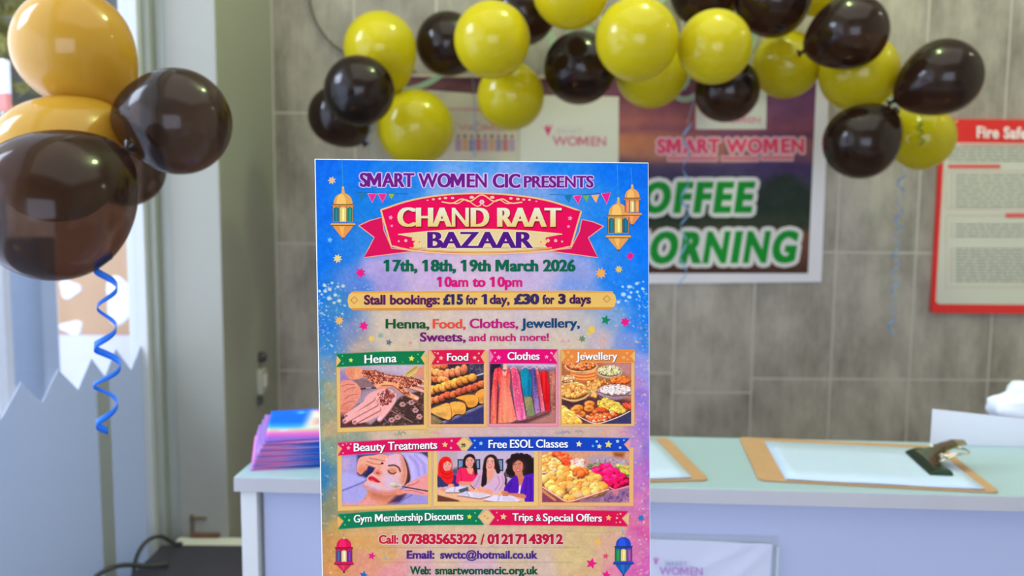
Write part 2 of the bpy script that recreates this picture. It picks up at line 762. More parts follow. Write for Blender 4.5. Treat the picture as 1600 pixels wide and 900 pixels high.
def tile_mat():
    m, nt, b = new_mat('grey_wall_tiles')
    N, L = nt.nodes, nt.links
    b.inputs['Roughness'].default_value = 0.42
    b.inputs['Specular IOR Level'].default_value = 0.35
    x0 = PY(1172.5, 640, WY).x
    z1, z2, z3 = PY(1300, 592, WY).z, PY(1110, 613, WY).z, PY(1000, 583, WY).z
    TH = PY(1350, 395, WY).z - PY(1350, 593, WY).z

    def mth(op, a, bb=None, c=None):
        n = N.new('ShaderNodeMath')
        n.operation = op
        for i, v in enumerate((a, bb, c)):
            if v is None:
                continue
            if isinstance(v, (int, float)):
                n.inputs[i].default_value = v
            else:
                L.new(v, n.inputs[i])
        return n.outputs[0]
    tc = N.new('ShaderNodeTexCoord')
    sp = N.new('ShaderNodeSeparateXYZ')
    L.new(tc.outputs['Object'], sp.inputs[0])
    xs = mth('DIVIDE', mth('SUBTRACT', sp.outputs[0], x0), .25)
    fl = mth('FLOOR', xs)
    fx = mth('FRACT', mth('ADD', xs, 40.0))
    dx = mth('MULTIPLY', mth('MINIMUM', fx, mth('SUBTRACT', 1.0, fx)), .25)
    is1 = mth('COMPARE', fl, -1.0, .2)
    is2 = mth('LESS_THAN', fl, -1.5)
    off = mth('ADD', mth('ADD', mth('MULTIPLY', is1, z2 - z1), mth('MULTIPLY', is2, z3 - z1)), z1)
    zs = mth('ADD', mth('DIVIDE', mth('SUBTRACT', sp.outputs[2], off), TH), 20.0)
    fz = mth('FRACT', zs)
    dz = mth('MULTIPLY', mth('MINIMUM', fz, mth('SUBTRACT', 1.0, fz)), TH)
    d = mth('MINIMUM', dx, dz)
    gr = N.new('ShaderNodeMapRange')
    gr.interpolation_type = 'SMOOTHSTEP'
    gr.inputs[1].default_value = .0016
    gr.inputs[2].default_value = .0036
    gr.inputs[3].default_value = 1.0
    gr.inputs[4].default_value = 0.0
    L.new(d, gr.inputs[0])
    # cloudy stone with upright fibres
    mp = N.new('ShaderNodeMapping')
    mp.inputs['Scale'].default_value = (9, 9, 4.5)
    L.new(tc.outputs['Object'], mp.inputs[0])
    n1 = N.new('ShaderNodeTexNoise')
    n1.inputs['Scale'].default_value = 1.0
    n1.inputs['Detail'].default_value = 5
    n1.inputs['Roughness'].default_value = .62
    L.new(mp.outputs[0], n1.inputs['Vector'])
    mp2 = N.new('ShaderNodeMapping')
    mp2.inputs['Scale'].default_value = (110, 110, 9)
    L.new(tc.outputs['Object'], mp2.inputs[0])
    n2 = N.new('ShaderNodeTexNoise')
    n2.inputs['Scale'].default_value = 1.0
    n2.inputs['Detail'].default_value = 3
    L.new(mp2.outputs[0], n2.inputs['Vector'])
    wn = N.new('ShaderNodeTexWhiteNoise')
    wn.noise_dimensions = '2D'
    cb = N.new('ShaderNodeCombineXYZ')
    L.new(fl, cb.inputs[0])
    L.new(mth('FLOOR', zs), cb.inputs[1])
    L.new(cb.outputs[0], wn.inputs['Vector'])
    f = mth('ADD', mth('ADD', mth('MULTIPLY', n1.outputs['Fac'], .90), mth('MULTIPLY', n2.outputs['Fac'], .14)), mth('MULTIPLY', mth('SUBTRACT', wn.outputs['Value'], .5), .10))
    cr = N.new('ShaderNodeValToRGB')
    cr.color_ramp.elements[0].position = .33
    cr.color_ramp.elements[0].color = C4(124, 116, 106)
    cr.color_ramp.elements[1].position = .70
    cr.color_ramp.elements[1].color = C4(182, 173, 161)
    L.new(f, cr.inputs[0])
    mx = N.new('ShaderNodeMix')
    mx.data_type = 'RGBA'
    mx.inputs[7].default_value = C4(192, 184, 174)
    L.new(gr.outputs[0], mx.inputs[0])
    L.new(cr.outputs[0], mx.inputs[6])
    L.new(mx.outputs[2], b.inputs['Base Color'])
    bp = N.new('ShaderNodeBump')
    bp.inputs['Strength'].default_value = .35
    bp.inputs['Distance'].default_value = .002
    L.new(mth('SUBTRACT', 1.0, gr.outputs[0]), bp.inputs['Height'])
    L.new(bp.outputs[0], b.inputs['Normal'])
    return m


def floor_mat():
    m, nt, b = new_mat('grey_floor')
    tc = nt.nodes.new('ShaderNodeTexCoord')
    br = nt.nodes.new('ShaderNodeTexBrick')
    br.offset = 0
    br.inputs['Scale'].default_value = 1.0
    br.inputs['Brick Width'].default_value = .45
    br.inputs['Row Height'].default_value = .45
    br.inputs['Mortar Size'].default_value = .004
    br.inputs['Color1'].default_value = C4(150, 146, 142)
    br.inputs['Color2'].default_value = C4(140, 137, 134)
    br.inputs['Mortar'].default_value = C4(95, 92, 90)
    nt.links.new(tc.outputs['Object'], br.inputs['Vector'])
    nt.links.new(br.outputs['Color'], b.inputs['Base Color'])
    b.inputs['Roughness'].default_value = .35
    return m


M_paint = mat('white_wall_paint', (214, 213, 200), .6, .04, 6, bump=.1)
M_frame = mat('white_frame_paint', (184, 186, 186), .45, .04, 9)
M_tile = tile_mat()
M_floor = floor_mat()
M_ceil = mat('ceiling_paint', (225, 222, 212), .8, .03, 5)

struct(boxo('floor', -1.0, RX, RY0, WY, -.1, 0, M_floor))
struct(boxo('ceiling', -1.0, RX, RY0, WY, RH, RH + .1, M_ceil))
struct(boxo('wall_back', -.93, RX, WY, WY + .12, 0, RH, M_tile), 'grey stone-look tiled wall behind the counter')
struct(boxo('wall_right', RX, RX + .1, RY0, WY, 0, RH, M_paint))
bmw = bmesh.new()
box(bmw, -1.0, -.95, RY0, RY0 + .1, 0, RH)
box(bmw, -.95, RX, RY0, RY0 + .1, 2.05, RH)
box(bmw, -.95, RX, RY0, RY0 + .1, 0, .28)
box(bmw, 1.35, RX, RY0, RY0 + .1, .28, 2.05)
struct(obj('wall_front', bmw, M_paint))
# left wall: solid beside the camera, a glazed shopfront, then the pier
bmw = bmesh.new()
box(bmw, -1.0, GX, RY0, .25, 0, RH)
box(bmw, -1.0, GX, .25, 2.147, 2.5, RH)
struct(obj('wall_left', bmw, M_paint))
bmw = bmesh.new()
box(bmw, GX + .062, SX, PYF, WY, 0, RH, .004)
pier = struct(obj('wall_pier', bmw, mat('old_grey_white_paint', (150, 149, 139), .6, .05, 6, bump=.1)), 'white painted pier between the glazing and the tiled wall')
# frame strips stepping from the glazing out to the pier
bmw = bmesh.new()
box(bmw, GX - .03, GX + .016, 2.10, 2.30, 0, 2.5, .003)
struct(obj('trim_1', bmw, M_frame))
bmw = bmesh.new()
box(bmw, GX + .016, GX + .034, 2.125, 2.30, 0, 2.5, .003)
box(bmw, GX + .034, GX + .062, 2.152, 2.30, 0, 2.5, .003)
struct(obj('trim_2', bmw, mat('grey_green_frame', (150, 154, 146), .45, .05, 9)))
zt = PY(330, 845, 2.12).z
struct(boxo('baseboard_left', GX + .06, -.56, 2.095, PYF, 0, zt, M_paint, bev=.006), 'low white ledge at the foot of the pier')

win = bpy.data.objects.new('window_1', None)
COL.objects.link(win)
struct(win, 'glazed shopfront in the left wall')
boxo('pane', GX - .012, GX - .006, .25, 2.10, 0.02, 2.5, glass_mat('shop_glass'), win)
# the patterned privacy film stuck to the lower part of the pane, zigzag along its top
zig = [(-60, 700), (-34, 640), (3, 652), (32, 597), (65, 629), (90, 577), (121, 609), (142, 560), (180, 545), (204, 578), (222, 533), (242, 563), (257, 526), (268, 536)]
zig[8] = (174, 575)
zig = [(-75, 640), (-40, 700), (3, 651), (32, 597), (65, 629), (90, 577), (121, 609), (142, 560), (163, 588), (180, 545), (204, 578), (222, 533), (242, 563), (255, 527)]
bm = bmesh.new()
FX = GX - .004
pts = [PX(x, y, FX) for x, y in zig]
far_y = pts[-1].y
pts = [Vector((FX, .3, pts[0].z))] + pts + [Vector((FX, far_y, .02)), Vector((FX, .3, .02))]
prism(bm, pts, (.0015, 0, 0))
film = obj('privacy_film', bm, film_mat('frosted_film', (188, 196, 212), .44), win)
a0, a1 = PX(149, 598, FX), PX(168, 575, FX)  # strip added on the film, stands in for an outside post seen through
bm = bmesh.new()
box(bm, FX + .0015, FX + .0024, a0.y, a1.y, .02, PX(158, 592, FX).z)
obj('post_silhouette', bm, film_mat('frosted_film_silhouette', (200, 205, 212), .42), film)

# small switch box with a dark knob on the pier's side face
sw = PX(404, 592, SX)
t = thing('light_switch', 'small pale switch box with a dark knob above it on the pier', 'switch', sw)
boxo('switch_plate', 0, .018, -.026, .026, -.042, .03, mat('old_white_plastic', (176, 174, 162), .5), t, .005)
boxo('rocker', .018, .024, -.012, .012, -.022, .015, mat('old_white_plastic_light', (205, 200, 190), .5), t, .002)
bm = bmesh.new()
lathe(bm, [(0, 0), (.016, 0), (.016, .012), (.011, .02), (0, .02)], 20)
bmesh.ops.transform(bm, matrix=Matrix.Translation((0, .012, .062)) @ Matrix.Rotation(R90, 4, 'Y'), verts=bm.verts)
obj('knob', bm, mat('dark_knob', (60, 58, 66), .4), t)
bm = bmesh.new()
box(bm, 0, .012, -.02, .008, -.075, -.055, .003)
obj('cable_clip', bm, mat('dark_clip', (75, 74, 78), .5), t)

# rusty bracket low on the pier
q = PY(297, 812, PYF - .006)
q2 = PY(343, 837, PYF - .006)
t = thing('wall_bracket', 'small dark rust-stained metal bracket low on the white pier', 'bracket', (q.x, PYF - .004, q2.z))
M_rust = mat('rusty_metal', (108, 90, 74), .7, .25, 60)
w_, h_ = q2.x - q.x, q.z - q2.z
boxo('upright', 0, .008, -.006, .004, 0, h_ + .012, M_rust, t, .001)
boxo('top_bar', 0, w_ * .55, -.006, .004, h_, h_ + .007, M_rust, t, .001)
boxo('lower_bar', 0, w_, -.008, .004, -.004, .006, mat('brown_rust', (110, 72, 50), .8, .3, 70), t, .001)

# ------------------------------------------------------------------ street outside the glazing
M_pave = mat('pale_paving', (214, 218, 224), .8, .08, 3)
struct(boxo('ground_outside', -9, GX - .07, -2, 12, -.16, -.05, M_pave))
d = ray(205, 400)
# white door leaf
A, B = PY(203, 400, 2.62), PY(256, 400, 2.62)
t = thing('door_leaf', 'tall white door leaf standing open outside the glazing', 'door', ((A.x + B.x) / 2, 2.64, -.05))
hw = (B.x - A.x) / 2
M_leaf = mat('bright_white_paint', (232, 234, 238), .5, .03, 5)
boxo('panel', -hw, hw, -.02, .02, 0, 2.3, M_leaf, t, .004)
boxo('edge_strip', hw - .012, hw + .004, -.026, .026, 0, 2.3, mat('grey_edge', (150, 155, 162), .4), t, .002)
# brown board with whitish patches
Y = 3.6
A, B = PY(82, 300, Y), PY(214, 524, Y)
t = thing('notice_board', 'tan brown board with whitish patches seen through the glazing', 'board', ((A.x + B.x) / 2, Y, -.05))
hw = (B.x - A.x) / 2
zb = B.z + .05
boxo('board', -hw, hw, 0, .04, zb, zb + .95, mat('tan_board', (188, 150, 118), .7, .12, 6), t, .003)
boxo('lower_panel', -hw - .03, hw + .02, -.01, .05, 0, zb, mat('lilac_panel', (206, 204, 226), .6, .05, 4), t, .003)
for (px, py, rx, ry) in ((108, 452, .045, .04), (190, 470, .075, .10), (112, 512, .05, .03)):
    c = PY(px, py, Y - .004)
    bm = bmesh.new()
    lathe(bm, [(0, 0), (1, 0), (.92, .006), (0, .006)], 26)
    for v in bm.verts:
        k = 1 + .18 * math.sin(3 * math.atan2(v.co.y, v.co.x) + px)
        v.co.x *= rx * k
        v.co.y *= ry * k
    bmesh.ops.transform(bm, matrix=Matrix.Translation((c.x - t.location.x, 0, c.z + .05)) @ Matrix.Rotation(R90, 4, 'X'), verts=bm.verts)
    obj('paper_patch', bm, mat('white_patch', (228, 228, 238), .7), t)
# dark post
Y = 3.1
A, B = PY(31, 520, Y), PY(80, 520, Y)
t = thing('metal_post', 'grey-blue metal post outside the glazing, left of the tan board', 'post', ((A.x + B.x) / 2, Y, -.05))
hw = (B.x - A.x) / 2
boxo('post', -hw, hw, -hw, hw, 0, 1.32, mat('post_grey', (108, 120, 140), .4, .1, 8, metal=.3), t, .01)
boxo('base_plate', -hw - .04, hw + .04, -hw - .04, hw + .04, 0, .012, mat('post_plate', (90, 98, 110), .4, metal=.3), t, .003)
# dark shop sign and shrub high outside
Y = 4.2
A, B = PY(50, -40, Y), PY(188, 60, Y)
t = thing('shop_fascia', 'dark grey fascia board high outside behind the yellow balloon', 'sign', ((A.x + B.x) / 2 - .3, Y, -.05))
boxo('board', -1.0, (B.x - A.x) / 2 + .32, 0, .08, PY(100, 165, Y).z + .05, 2.9, mat('dark_fascia', (64, 62, 56), .6, .15, 5), t, .004)
boxo('upright', -.9, -.82, .08, .16, 0, 2.9, mat('dark_upright', (70, 70, 70), .6), t, .004)
boxo('upright', .2, .28, .08, .16, 0, 2.9, mat('dark_upright_b', (70, 70, 70), .6), t, .004)
Y = 3.45
c = PY(2, 60, Y)
t = thing('street_tree', 'dark olive green tree outside at the window edge', 'tree', (c.x - .25, Y, -.05))
bm = bmesh.new()
tube(bm, [(0, 0, 0), (.02, .01, .8), (-.01, .02, 1.7), (.02, 0, c.z)], lambda u: .06 * (1 - .5 * u), 8)
obj('trunk', bm, mat('bark', (84, 72, 56), .9, .3, 20), t, True)
bm = bmesh.new()
for k in range(900):
    v = Vector(rng.normal(size=3))
    v = v.normalized() * (.42 * rng.rand() ** .4)
    p = Vector((v.x, v.y, c.z + .1 + v.z * .9))
    a_ = Vector(rng.normal(size=3)).normalized() * .045
    b_ = a_.cross(Vector(rng.normal(size=3))).normalized() * .025
    vs = [bm.verts.new(p - a_), bm.verts.new(p + b_), bm.verts.new(p + a_), bm.verts.new(p - b_)]
    bm.faces.new(vs)
obj('crown', bm, mat('olive_leaves', (112, 108, 40), .7, .3, 9), t)
# red and white banner at the frame's edge
Y = 2.85
c0, c1 = PY(-40, 92, Y), PY(11, 172, Y)
t = thing('banner_sign', 'white and red sign outside at the left edge of the window', 'sign', ((c0.x + c1.x) / 2, Y, -.05))
hw = (c1.x - c0.x) / 2
zm = PY(0, 145, Y).z + .05
boxo('white_panel', -hw, hw, 0, .03, zm, c0.z + .05, mat('sign_white', (232, 234, 244), .5), t, .002)
boxo('red_panel', -hw, hw, 0, .03, c1.z + .05, zm, mat('sign_red', (214, 120, 112), .5), t, .002)
boxo('pole', -hw, -hw + .04, .03, .07, 0, c0.z + .05, mat('sign_pole', (150, 150, 155), .4), t, .004)

# white parked car, only its tail shows at the frame's edge
Y = 4.6
c = PY(4, 590, Y)
t = thing('parked_car', 'white parked car with a grey wheel at the window\'s lower left edge', 'car', (c.x - .1, Y, -.05))
prof = [(-3.4, .30), (-3.4, .75), (-3.1, .95), (-2.5, 1.0), (-1.9, 1.45), (-.6, 1.5), (.12, 1.05), (.28, .85), (.34, .45), (.28, .28)]
bm = bmesh.new()
prism(bm, [(x, 0, z) for x, z in catmull(prof, 4, True)], (0, 1.6, 0))
obj('body', bm, mat('white_car_paint', (236, 238, 240), .25, .02, 5, coat=.4), t)
for x in (-.25, -2.7):
    bm = bmesh.new()
    lathe(bm, [(0, -.02), (.17, -.02), (.2, -.05), (.29, -.05), (.31, 0), (.31, .15), (0, .15)], 32)
    bmesh.ops.transform(bm, matrix=Matrix.Translation((x, -.0, .31)) @ Matrix.Rotation(-R90, 4, 'X'), verts=bm.verts)
    wh = obj('wheel', bm, mat('grey_tyre', (120, 124, 132), .6), t)
    bm = bmesh.new()
    lathe(bm, [(0, -.035), (.16, -.03), (.17, -.018), (0, -.018)], 24)
    bmesh.ops.transform(bm, matrix=Matrix.Translation((x, -.0, .31)) @ Matrix.Rotation(-R90, 4, 'X'), verts=bm.verts)
    obj('hub_cap', bm, mat('hub_silver', (205, 210, 216), .3, metal=.5), wh)
boxo('side_window', -1.9, -.55, -.006, .0, 1.03, 1.36, mat('car_window', (70, 80, 92), .1), t, .002)

# ------------------------------------------------------------------ counter
ZT = 0.97
fl = PZ(365, 745, ZT)
fr = PZ(1600, 778, ZT)
yaw = math.atan2(fr.y - fl.y, fr.x - fl.x) * .9
TH = .0245
desk = thing('reception_counter', 'long white reception counter with a mint-tinged top behind the poster', 'counter', (fl.x, fl.y, 0), yaw)
LEN, DEP = 2.2, .293
boxo('countertop', 0, LEN, .001, DEP, ZT - TH, ZT, mat('counter_top_white', (156, 181, 190), .38, .03, 4), desk, .002)
boxo('shaded_edge', 0, LEN, -.0006, .0009, ZT - TH + .0008, ZT - .0012, mat('shaded_edge_lilac', (184, 183, 192), .45, .05, 14), desk, .0004)  # dimmer light on the front edge painted as a grey-lilac strip
M_desk = mat('counter_white', (216, 218, 222), .45, .03, 3)
boxo('end_panel', .008, .034, .006, DEP - .006, 0, ZT - TH, M_desk, desk, .0015)
boxo('front_panel', .040, LEN - .04, .020, .038, .06, ZT - TH, mat('counter_front', (173, 181, 217), .45, .02, 3), desk, .001)
boxo('end_panel', LEN - .034, LEN - .008, .006, DEP - .006, 0, ZT - TH, M_desk, desk, .0015)
boxo('plinth', .034, LEN - .034, .05, .066, 0, .06, M_desk, desk)
boxo('shelf', .034, LEN - .034, .05, DEP - .01, .5, .518, M_desk, desk)
DM = Matrix.Translation((fl.x, fl.y, 0)) @ Matrix.Rotation(yaw, 4, 'Z')
DMi = DM.inverted()


def on_front(px, py, off=0.0):
    """photo position -> point on the counter's front panel, in the counter's frame"""
    n = (DM.to_3x3() @ Vector((0, -1, 0)))
    o = DM @ Vector((0, .020 - off, 0))
    d = Vector(ray(px, py))
    c = Vector(CAM)
    return DMi @ (c + d * ((o - c).dot(n) / d.dot(n)))


# black box on the floor behind the counter's end, with two cables
zb = PY(300, 851, 2.06).z
A = PZ(257, 851, zb)
B = PZ(213, 900, zb)
t = thing('black_cabinet', 'black box-shaped cabinet low beside the counter end and the glazing', 'cabinet', (A.x, A.y, 0))
M_blk = mat('black_laminate', (48, 45, 54), .55, .1, 12)
boxo('body', 0, .36, -.62, -.006, 0, zb - .02, M_blk, t, .004)
boxo('lid', -.006, .366, -.63, 0, zb - .02, zb, mat('black_lid', (56, 52, 62), .5, .08, 12), t, .004)
M_cab = mat('grey_black_cable', (52, 52, 52), .5)
cc = [PY(272, 852, 2.05), PY(250, 838, 2.02), PY(228, 847, 1.98), PY(213, 872, 1.95), PY(209, 905, 1.93), PY(212, 960, 1.93)]
cc.insert(0, Vector((cc[0].x + .02, cc[0].y, zb + .006)))
cc[1].z = max(cc[1].z, zb + .008)
bm = bmesh.new()
tube(bm, [(p.x, p.y, p.z) for p in cc] + [(cc[-1].x - .03, cc[-1].y, .012), (cc[-1].x - .06, cc[-1].y - .2, .008)], .0052)
tag(obj('power_cable', bm, M_cab, None, True), 'dark cable arching up off the left side of the black cabinet', 'cable')
cc = [PY(262, 885, 1.93), PY(230, 884, 1.9), PY(195, 883, 1.86), PY(168, 890, 1.82), PY(146, 908, 1.8), PY(135, 950, 1.78)]
cc[0].z = zb + .006
bm = bmesh.new()
tube(bm, [(p.x, p.y, p.z) for p in cc] + [(cc[-1].x - .005, cc[-1].y - .05, .012), (cc[-1].x + .05, cc[-1].y - .2, .008)], .0056)
tag(obj('power_cable', bm, M_cab, None, True), 'dark cable running low to the left edge from the black cabinet', 'cable')

# ------------------------------------------------------------------ balloons
M_black = balloon_mat('black_latex', (24, 21, 21), (.62, .36, .26), .33, .10)
M_smoke = balloon_mat('smoky_black_latex', (38, 30, 27), (.62, .44, .36), .42, .22)
M_lemon = balloon_mat('lemon_latex', (214, 198, 32), (.95, .85, .15), .06, .34)
M_warm_lit = balloon_mat('warm_lit_yellow_latex', (198, 152, 52), (.95, .75, .25), .05, .24)  # same yellow latex as the arch; its different light put into the colour


def balloon_profile():
    out = []
    n = 34
    for k in range(n + 1):
        th = math.pi * .965 * k / n
        s = ((1 - math.cos(th)) / 2)
        z = math.cos(th) * (1 + .27 * s ** 3)
        r = math.sin(th) * (1 - .10 * s ** 3)
        if k == 0:
            r = 0
        out.append((r, z))
    r_, z_ = out[-1]
    out.append((r_ * .62, z_ - .03))
    return out, z_ - .03, r_ * .62


_prof, ZK, RK = balloon_profile()
_body = {}
_knot = {}


def balloon_mesh(m):
    if m.name not in _body:
        bm = bmesh.new()
        lathe(bm, _prof + [(0, ZK)], 56)
        me = bpy.data.meshes.new('balloon')
        bm.to_mesh(me)
        bm.free()
        for p in me.polygons:
            p.use_smooth = True
        me.materials.append(m)
        bm = bmesh.new()
        lathe(bm, [(0, ZK + .01), (RK * .95, ZK + .005), (RK * .7, ZK - .03), (RK * 1.1, ZK - .05), (RK * .75, ZK - .075), (RK * .8, ZK - .09), (RK * 1.9, ZK - .14), (RK * 1.95, ZK - .155), (0, ZK - .135)], 18)
        mk = bpy.data.meshes.new('knot')
        bm.to_mesh(mk)
        bm.free()
        for p in mk.polygons:
            p.use_smooth = True
        mk.materials.append(m)
        _body[m.name], _knot[m.name] = me, mk
    return _body[m.name], _knot[m.name]


def place_balloon(c, r, m, kd, label, group):
    me, mk = balloon_mesh(m)
    o = bpy.data.objects.new('balloon', me)
    COL.objects.link(o)
    q = Vector((0, 0, -1)).rotation_difference(Vector(kd).normalized())
    o.rotation_mode = 'QUATERNION'
    o.rotation_quaternion = q
    o.location = c
    o.scale = (r, r, r)
    tag(o, label, 'balloon', group)
    k = bpy.data.objects.new('knot', mk)
    COL.objects.link(k)
    k.parent = o
    return o


def settle(items, lo, hi, keep=()):
    """slide balloons nearer or farther along their own sight lines until neighbours only touch"""
    Ys = [i[3] for i in items]
    for it in range(400):
        mv = 0
        for i in range(len(items)):
            for j in range(i + 1, len(items)):
                ci, cj = PY(items[i][0], items[i][1], Ys[i]), PY(items[j][0], items[j][1], Ys[j])
                ri, rj = items[i][2] * Ys[i] / F_PX, items[j][2] * Ys[j] / F_PX
                dd = (ci - cj).length
                need = (ri + rj) * .985
                if dd < need:
                    s_ = 1 if Ys[i] > Ys[j] else -1
                    st = min(.006, (need - dd) * .5)
                    Ys[i] = min(hi, max(lo, Ys[i] + s_ * st))
                    Ys[j] = min(hi, max(lo, Ys[j] - s_ * st))
                    mv += st
        if mv < 1e-4:
            break
    return Ys


Lm, Bk = 'L', 'B'
garland = [
    (529, 181, 47, 2.36, Bk, (.5, .6, -.6), 'small black balloon lowest at the arch left end, behind a shinier black one'),
    (562, 142, 55, 2.16, Bk, (.3, 1, .1), 'shiny black balloon in front at the left end of the arch'),
    (594, 76, 57, 2.34, Lm, (.35, .45, -1), 'yellow balloon at the upper left end of the arch, above the shiny black one'),
    (649, 199, 60, 2.40, Lm, (-.2, 1, .5), 'yellow balloon hanging just above the top left corner of the bazaar poster'),
    (700, 69, 50, 2.42, Bk, (.5, 1, -.2), 'black balloon between the two upper yellow ones at the arch left'),
    (769, 63, 60, 2.16, Lm, (.1, 1, -.3), 'round bright yellow balloon above a duller yellow one, arch left of centre'),
    (798, 150, 53, 2.36, Lm, (0, 1, .5), 'dull yellow balloon hanging below the round bright one, over the pale sheets'),
    (817, 18, 53, 2.42, Bk, (.3, 1, .2), 'black balloon half out of frame right of the round bright yellow one'),
    (906, 106, 57, 2.34, Bk, (.2, 1, .4), 'black balloon in front of the white logo sheet, yellow glow on its top'),
    (892, -16, 61, 2.16, Lm, (.1, 1, .2), 'yellow balloon cut by the top of the frame, left of the largest yellow one'),
    (995, 62, 65, 2.08, Lm, (.1, 1, -.1), 'largest lime-topped yellow balloon at the middle of the arch'),
    (1018, 112, 57, 2.38, Lm, (.3, 1, .1), 'olive yellow balloon peeping out below the largest one in the middle'),
    (1102, -14, 56, 2.40, Bk, (-.1, 1, .2), 'black balloon mostly out of frame above the small lime-topped yellow one'),
    (1116, 74, 58, 2.10, Lm, (.1, 1, -.2), 'lime-topped yellow balloon right of the largest one, before a black balloon'),
    (1136, 141, 50, 2.34, Bk, (-.3, 1, -.3), 'black balloon over the white logo box of the coffee morning poster'),
    (1208, -2, 59, 2.26, Bk, (.4, .8, -.4), 'black balloon cut by the frame top, above the yellow one over the poster corner'),
    (1229, 101, 53, 2.40, Lm, (.3, 1, .1), 'dull yellow balloon over the top right corner of the coffee morning poster'),
    (1278, -30, 54, 2.40, Lm, (.2, 1, .3), 'yellow balloon showing only a sliver at the frame top between two black ones'),
    (1328, 50, 58, 2.16, Bk, (-.75, .6, -.3), 'glossy black balloon highest at the right side of the arch'),
    (1342, 114, 61, 2.38, Lm, (.4, 1, -.5), 'yellow balloon below the highest glossy black one, right of the coffee poster'),
    (1472, 121, 59, 2.18, Bk, (-.86, .28, -.46), 'black pear-shaped balloon at the far right end of the arch'),
    (1346, 221, 58, 2.18, Bk, (.74, .28, .60), 'lowest black balloon of the arch, right of the coffee morning poster'),
    (1440, 215, 50, 2.40, Lm, (-.5, .6, .6), 'yellow balloon overlapping the corner of the red fire notice'),
]
Ys = settle(garland, 1.98, WY - .11)
GP = []
for (px, py, r, _y, k, kd, lab), Y in zip(garland, Ys):
    c = PY(px, py, Y)
    depth = (np.array(c) - CAM) @ _F
    R_ = r * depth / F_PX
    kd = Vector(kd).normalized()
    place_balloon(c, R_, M_lemon if k == Lm else M_black, kd, lab, 'yellow and black balloon arch')
    GP.append((c, R_, kd))

cluster = [
    (116, 76, 90, 1.36, 'G', (.55, .45, -1), 'large warm yellow balloon on top of the left bunch by the glazing'),
    (88, 250, 97, 1.33, 'G', (.6, .5, .7), 'warm yellow balloon squeezed between the top one and the big smoky one at left'),
    (84, 322, 117, 1.10, 'S', (.5, .8, .7), 'big smoky black balloon lowest at the left edge'),
    (276, 190, 83, 1.32, 'S', (-1, .18, .06), 'smoky black balloon pointing left, at the right of the left bunch'),
    (196, 262, 60, 1.52, 'S', (.1, -.3, .8), 'small dark balloon peeping out behind the right one of the left bunch'),
]
Ys = settle(cluster, .86, 1.62)
CP = []
for (px, py, r, _y, k, kd, lab), Y in zip(cluster, Ys):
    c = PY(px, py, Y)
    depth = (np.array(c) - CAM) @ _F
    R_ = r * depth / F_PX
    place_balloon(c, R_, M_warm_lit if k == 'G' else M_smoke, kd, lab, 'balloon bunch by the glazing')
    CP.append((c, R_))
# cord that carries the bunch, from the ceiling down to the knots
kp = PY(184, 182, 1.42)
bm = bmesh.new()
tp = PY(120, -10, CP[0][0].y + CP[0][1] + .03)
tube(bm, [(tp.x - .02, tp.y, RH), (tp.x, tp.y, tp.z + .2), (tp.x, tp.y + .01, CP[0][0].z), (kp.x, kp.y, kp.z)], .0012, 6)
tag(obj('balloon_string', bm, mat('clear_cord', (210, 212, 220), .4), None, True), 'thin pale string holding the left balloon bunch up', 'string')

M_blue = film_mat('blue_curling_ribbon', (40, 132, 240), .3)
M_silver = film_mat('silver_blue_ribbon', (150, 190, 232), .3)


def ribbon(p0, p1, Y, turns, rad, width, m, lab, grow=0.0, phase=0.0, tie=None):
    bm = bmesh.new()
    q0 = PY(*p0, Y)
    curl(bm, q0, PY(*p1, Y), turns, rad, width, grow=grow, phase=phase)
    if tie is not None:
        t0 = PY(*tie)
        tube(bm, [t0, t0.lerp(q0, .5) + Vector((.002, 0, 0)), q0 + Vector((0, 0, -.004))], .0012, 6)
    tag(obj('curling_ribbon', bm, m, None, True), lab, 'ribbon', 'curling balloon ribbons')


SY = WY - .05
ribbon((166, 398), (167, 678), CP[2][0].y + .028, 4.6, .0125, .011, M_blue, 'bright blue curling ribbon hanging from the left balloon bunch', .25, .6)
ribbon((1074, 190), (1066, 446), 2.50, 5.5, .010, .012, M_silver, 'pale blue curling ribbon hanging over the coffee morning poster', 0, 0, (1085, 150, SY))
ribbon((1409, 270), (1392, 522), 2.52, 9, .0095, .008, M_silver, 'long silvery blue curling ribbon on the tiles left of the fire notice', 0, 0, (1400, 160, SY))
ribbon((578, 195), (574, 228), 2.50, 3, .007, .006, M_silver, 'short pale curling ribbon below the black balloons at the arch left end', 0, 0, (600, 132, SY))
ribbon((742, 190), (738, 250), 2.52, 3.5, .009, .005, M_silver, 'pale curling ribbon over the beige sheet above the bazaar poster', 0, 0, (735, 85, SY))
ribbon((1437, 192), (1441, 226), GP[22][0].y - GP[22][1] - .004, 2.5, .006, .005, film_mat('green_curling_ribbon', (96, 150, 60), .3), 'thin green curling ribbon on the yellow balloon by the fire notice', 0, 0, (1440, 160, GP[22][0].y - .03))

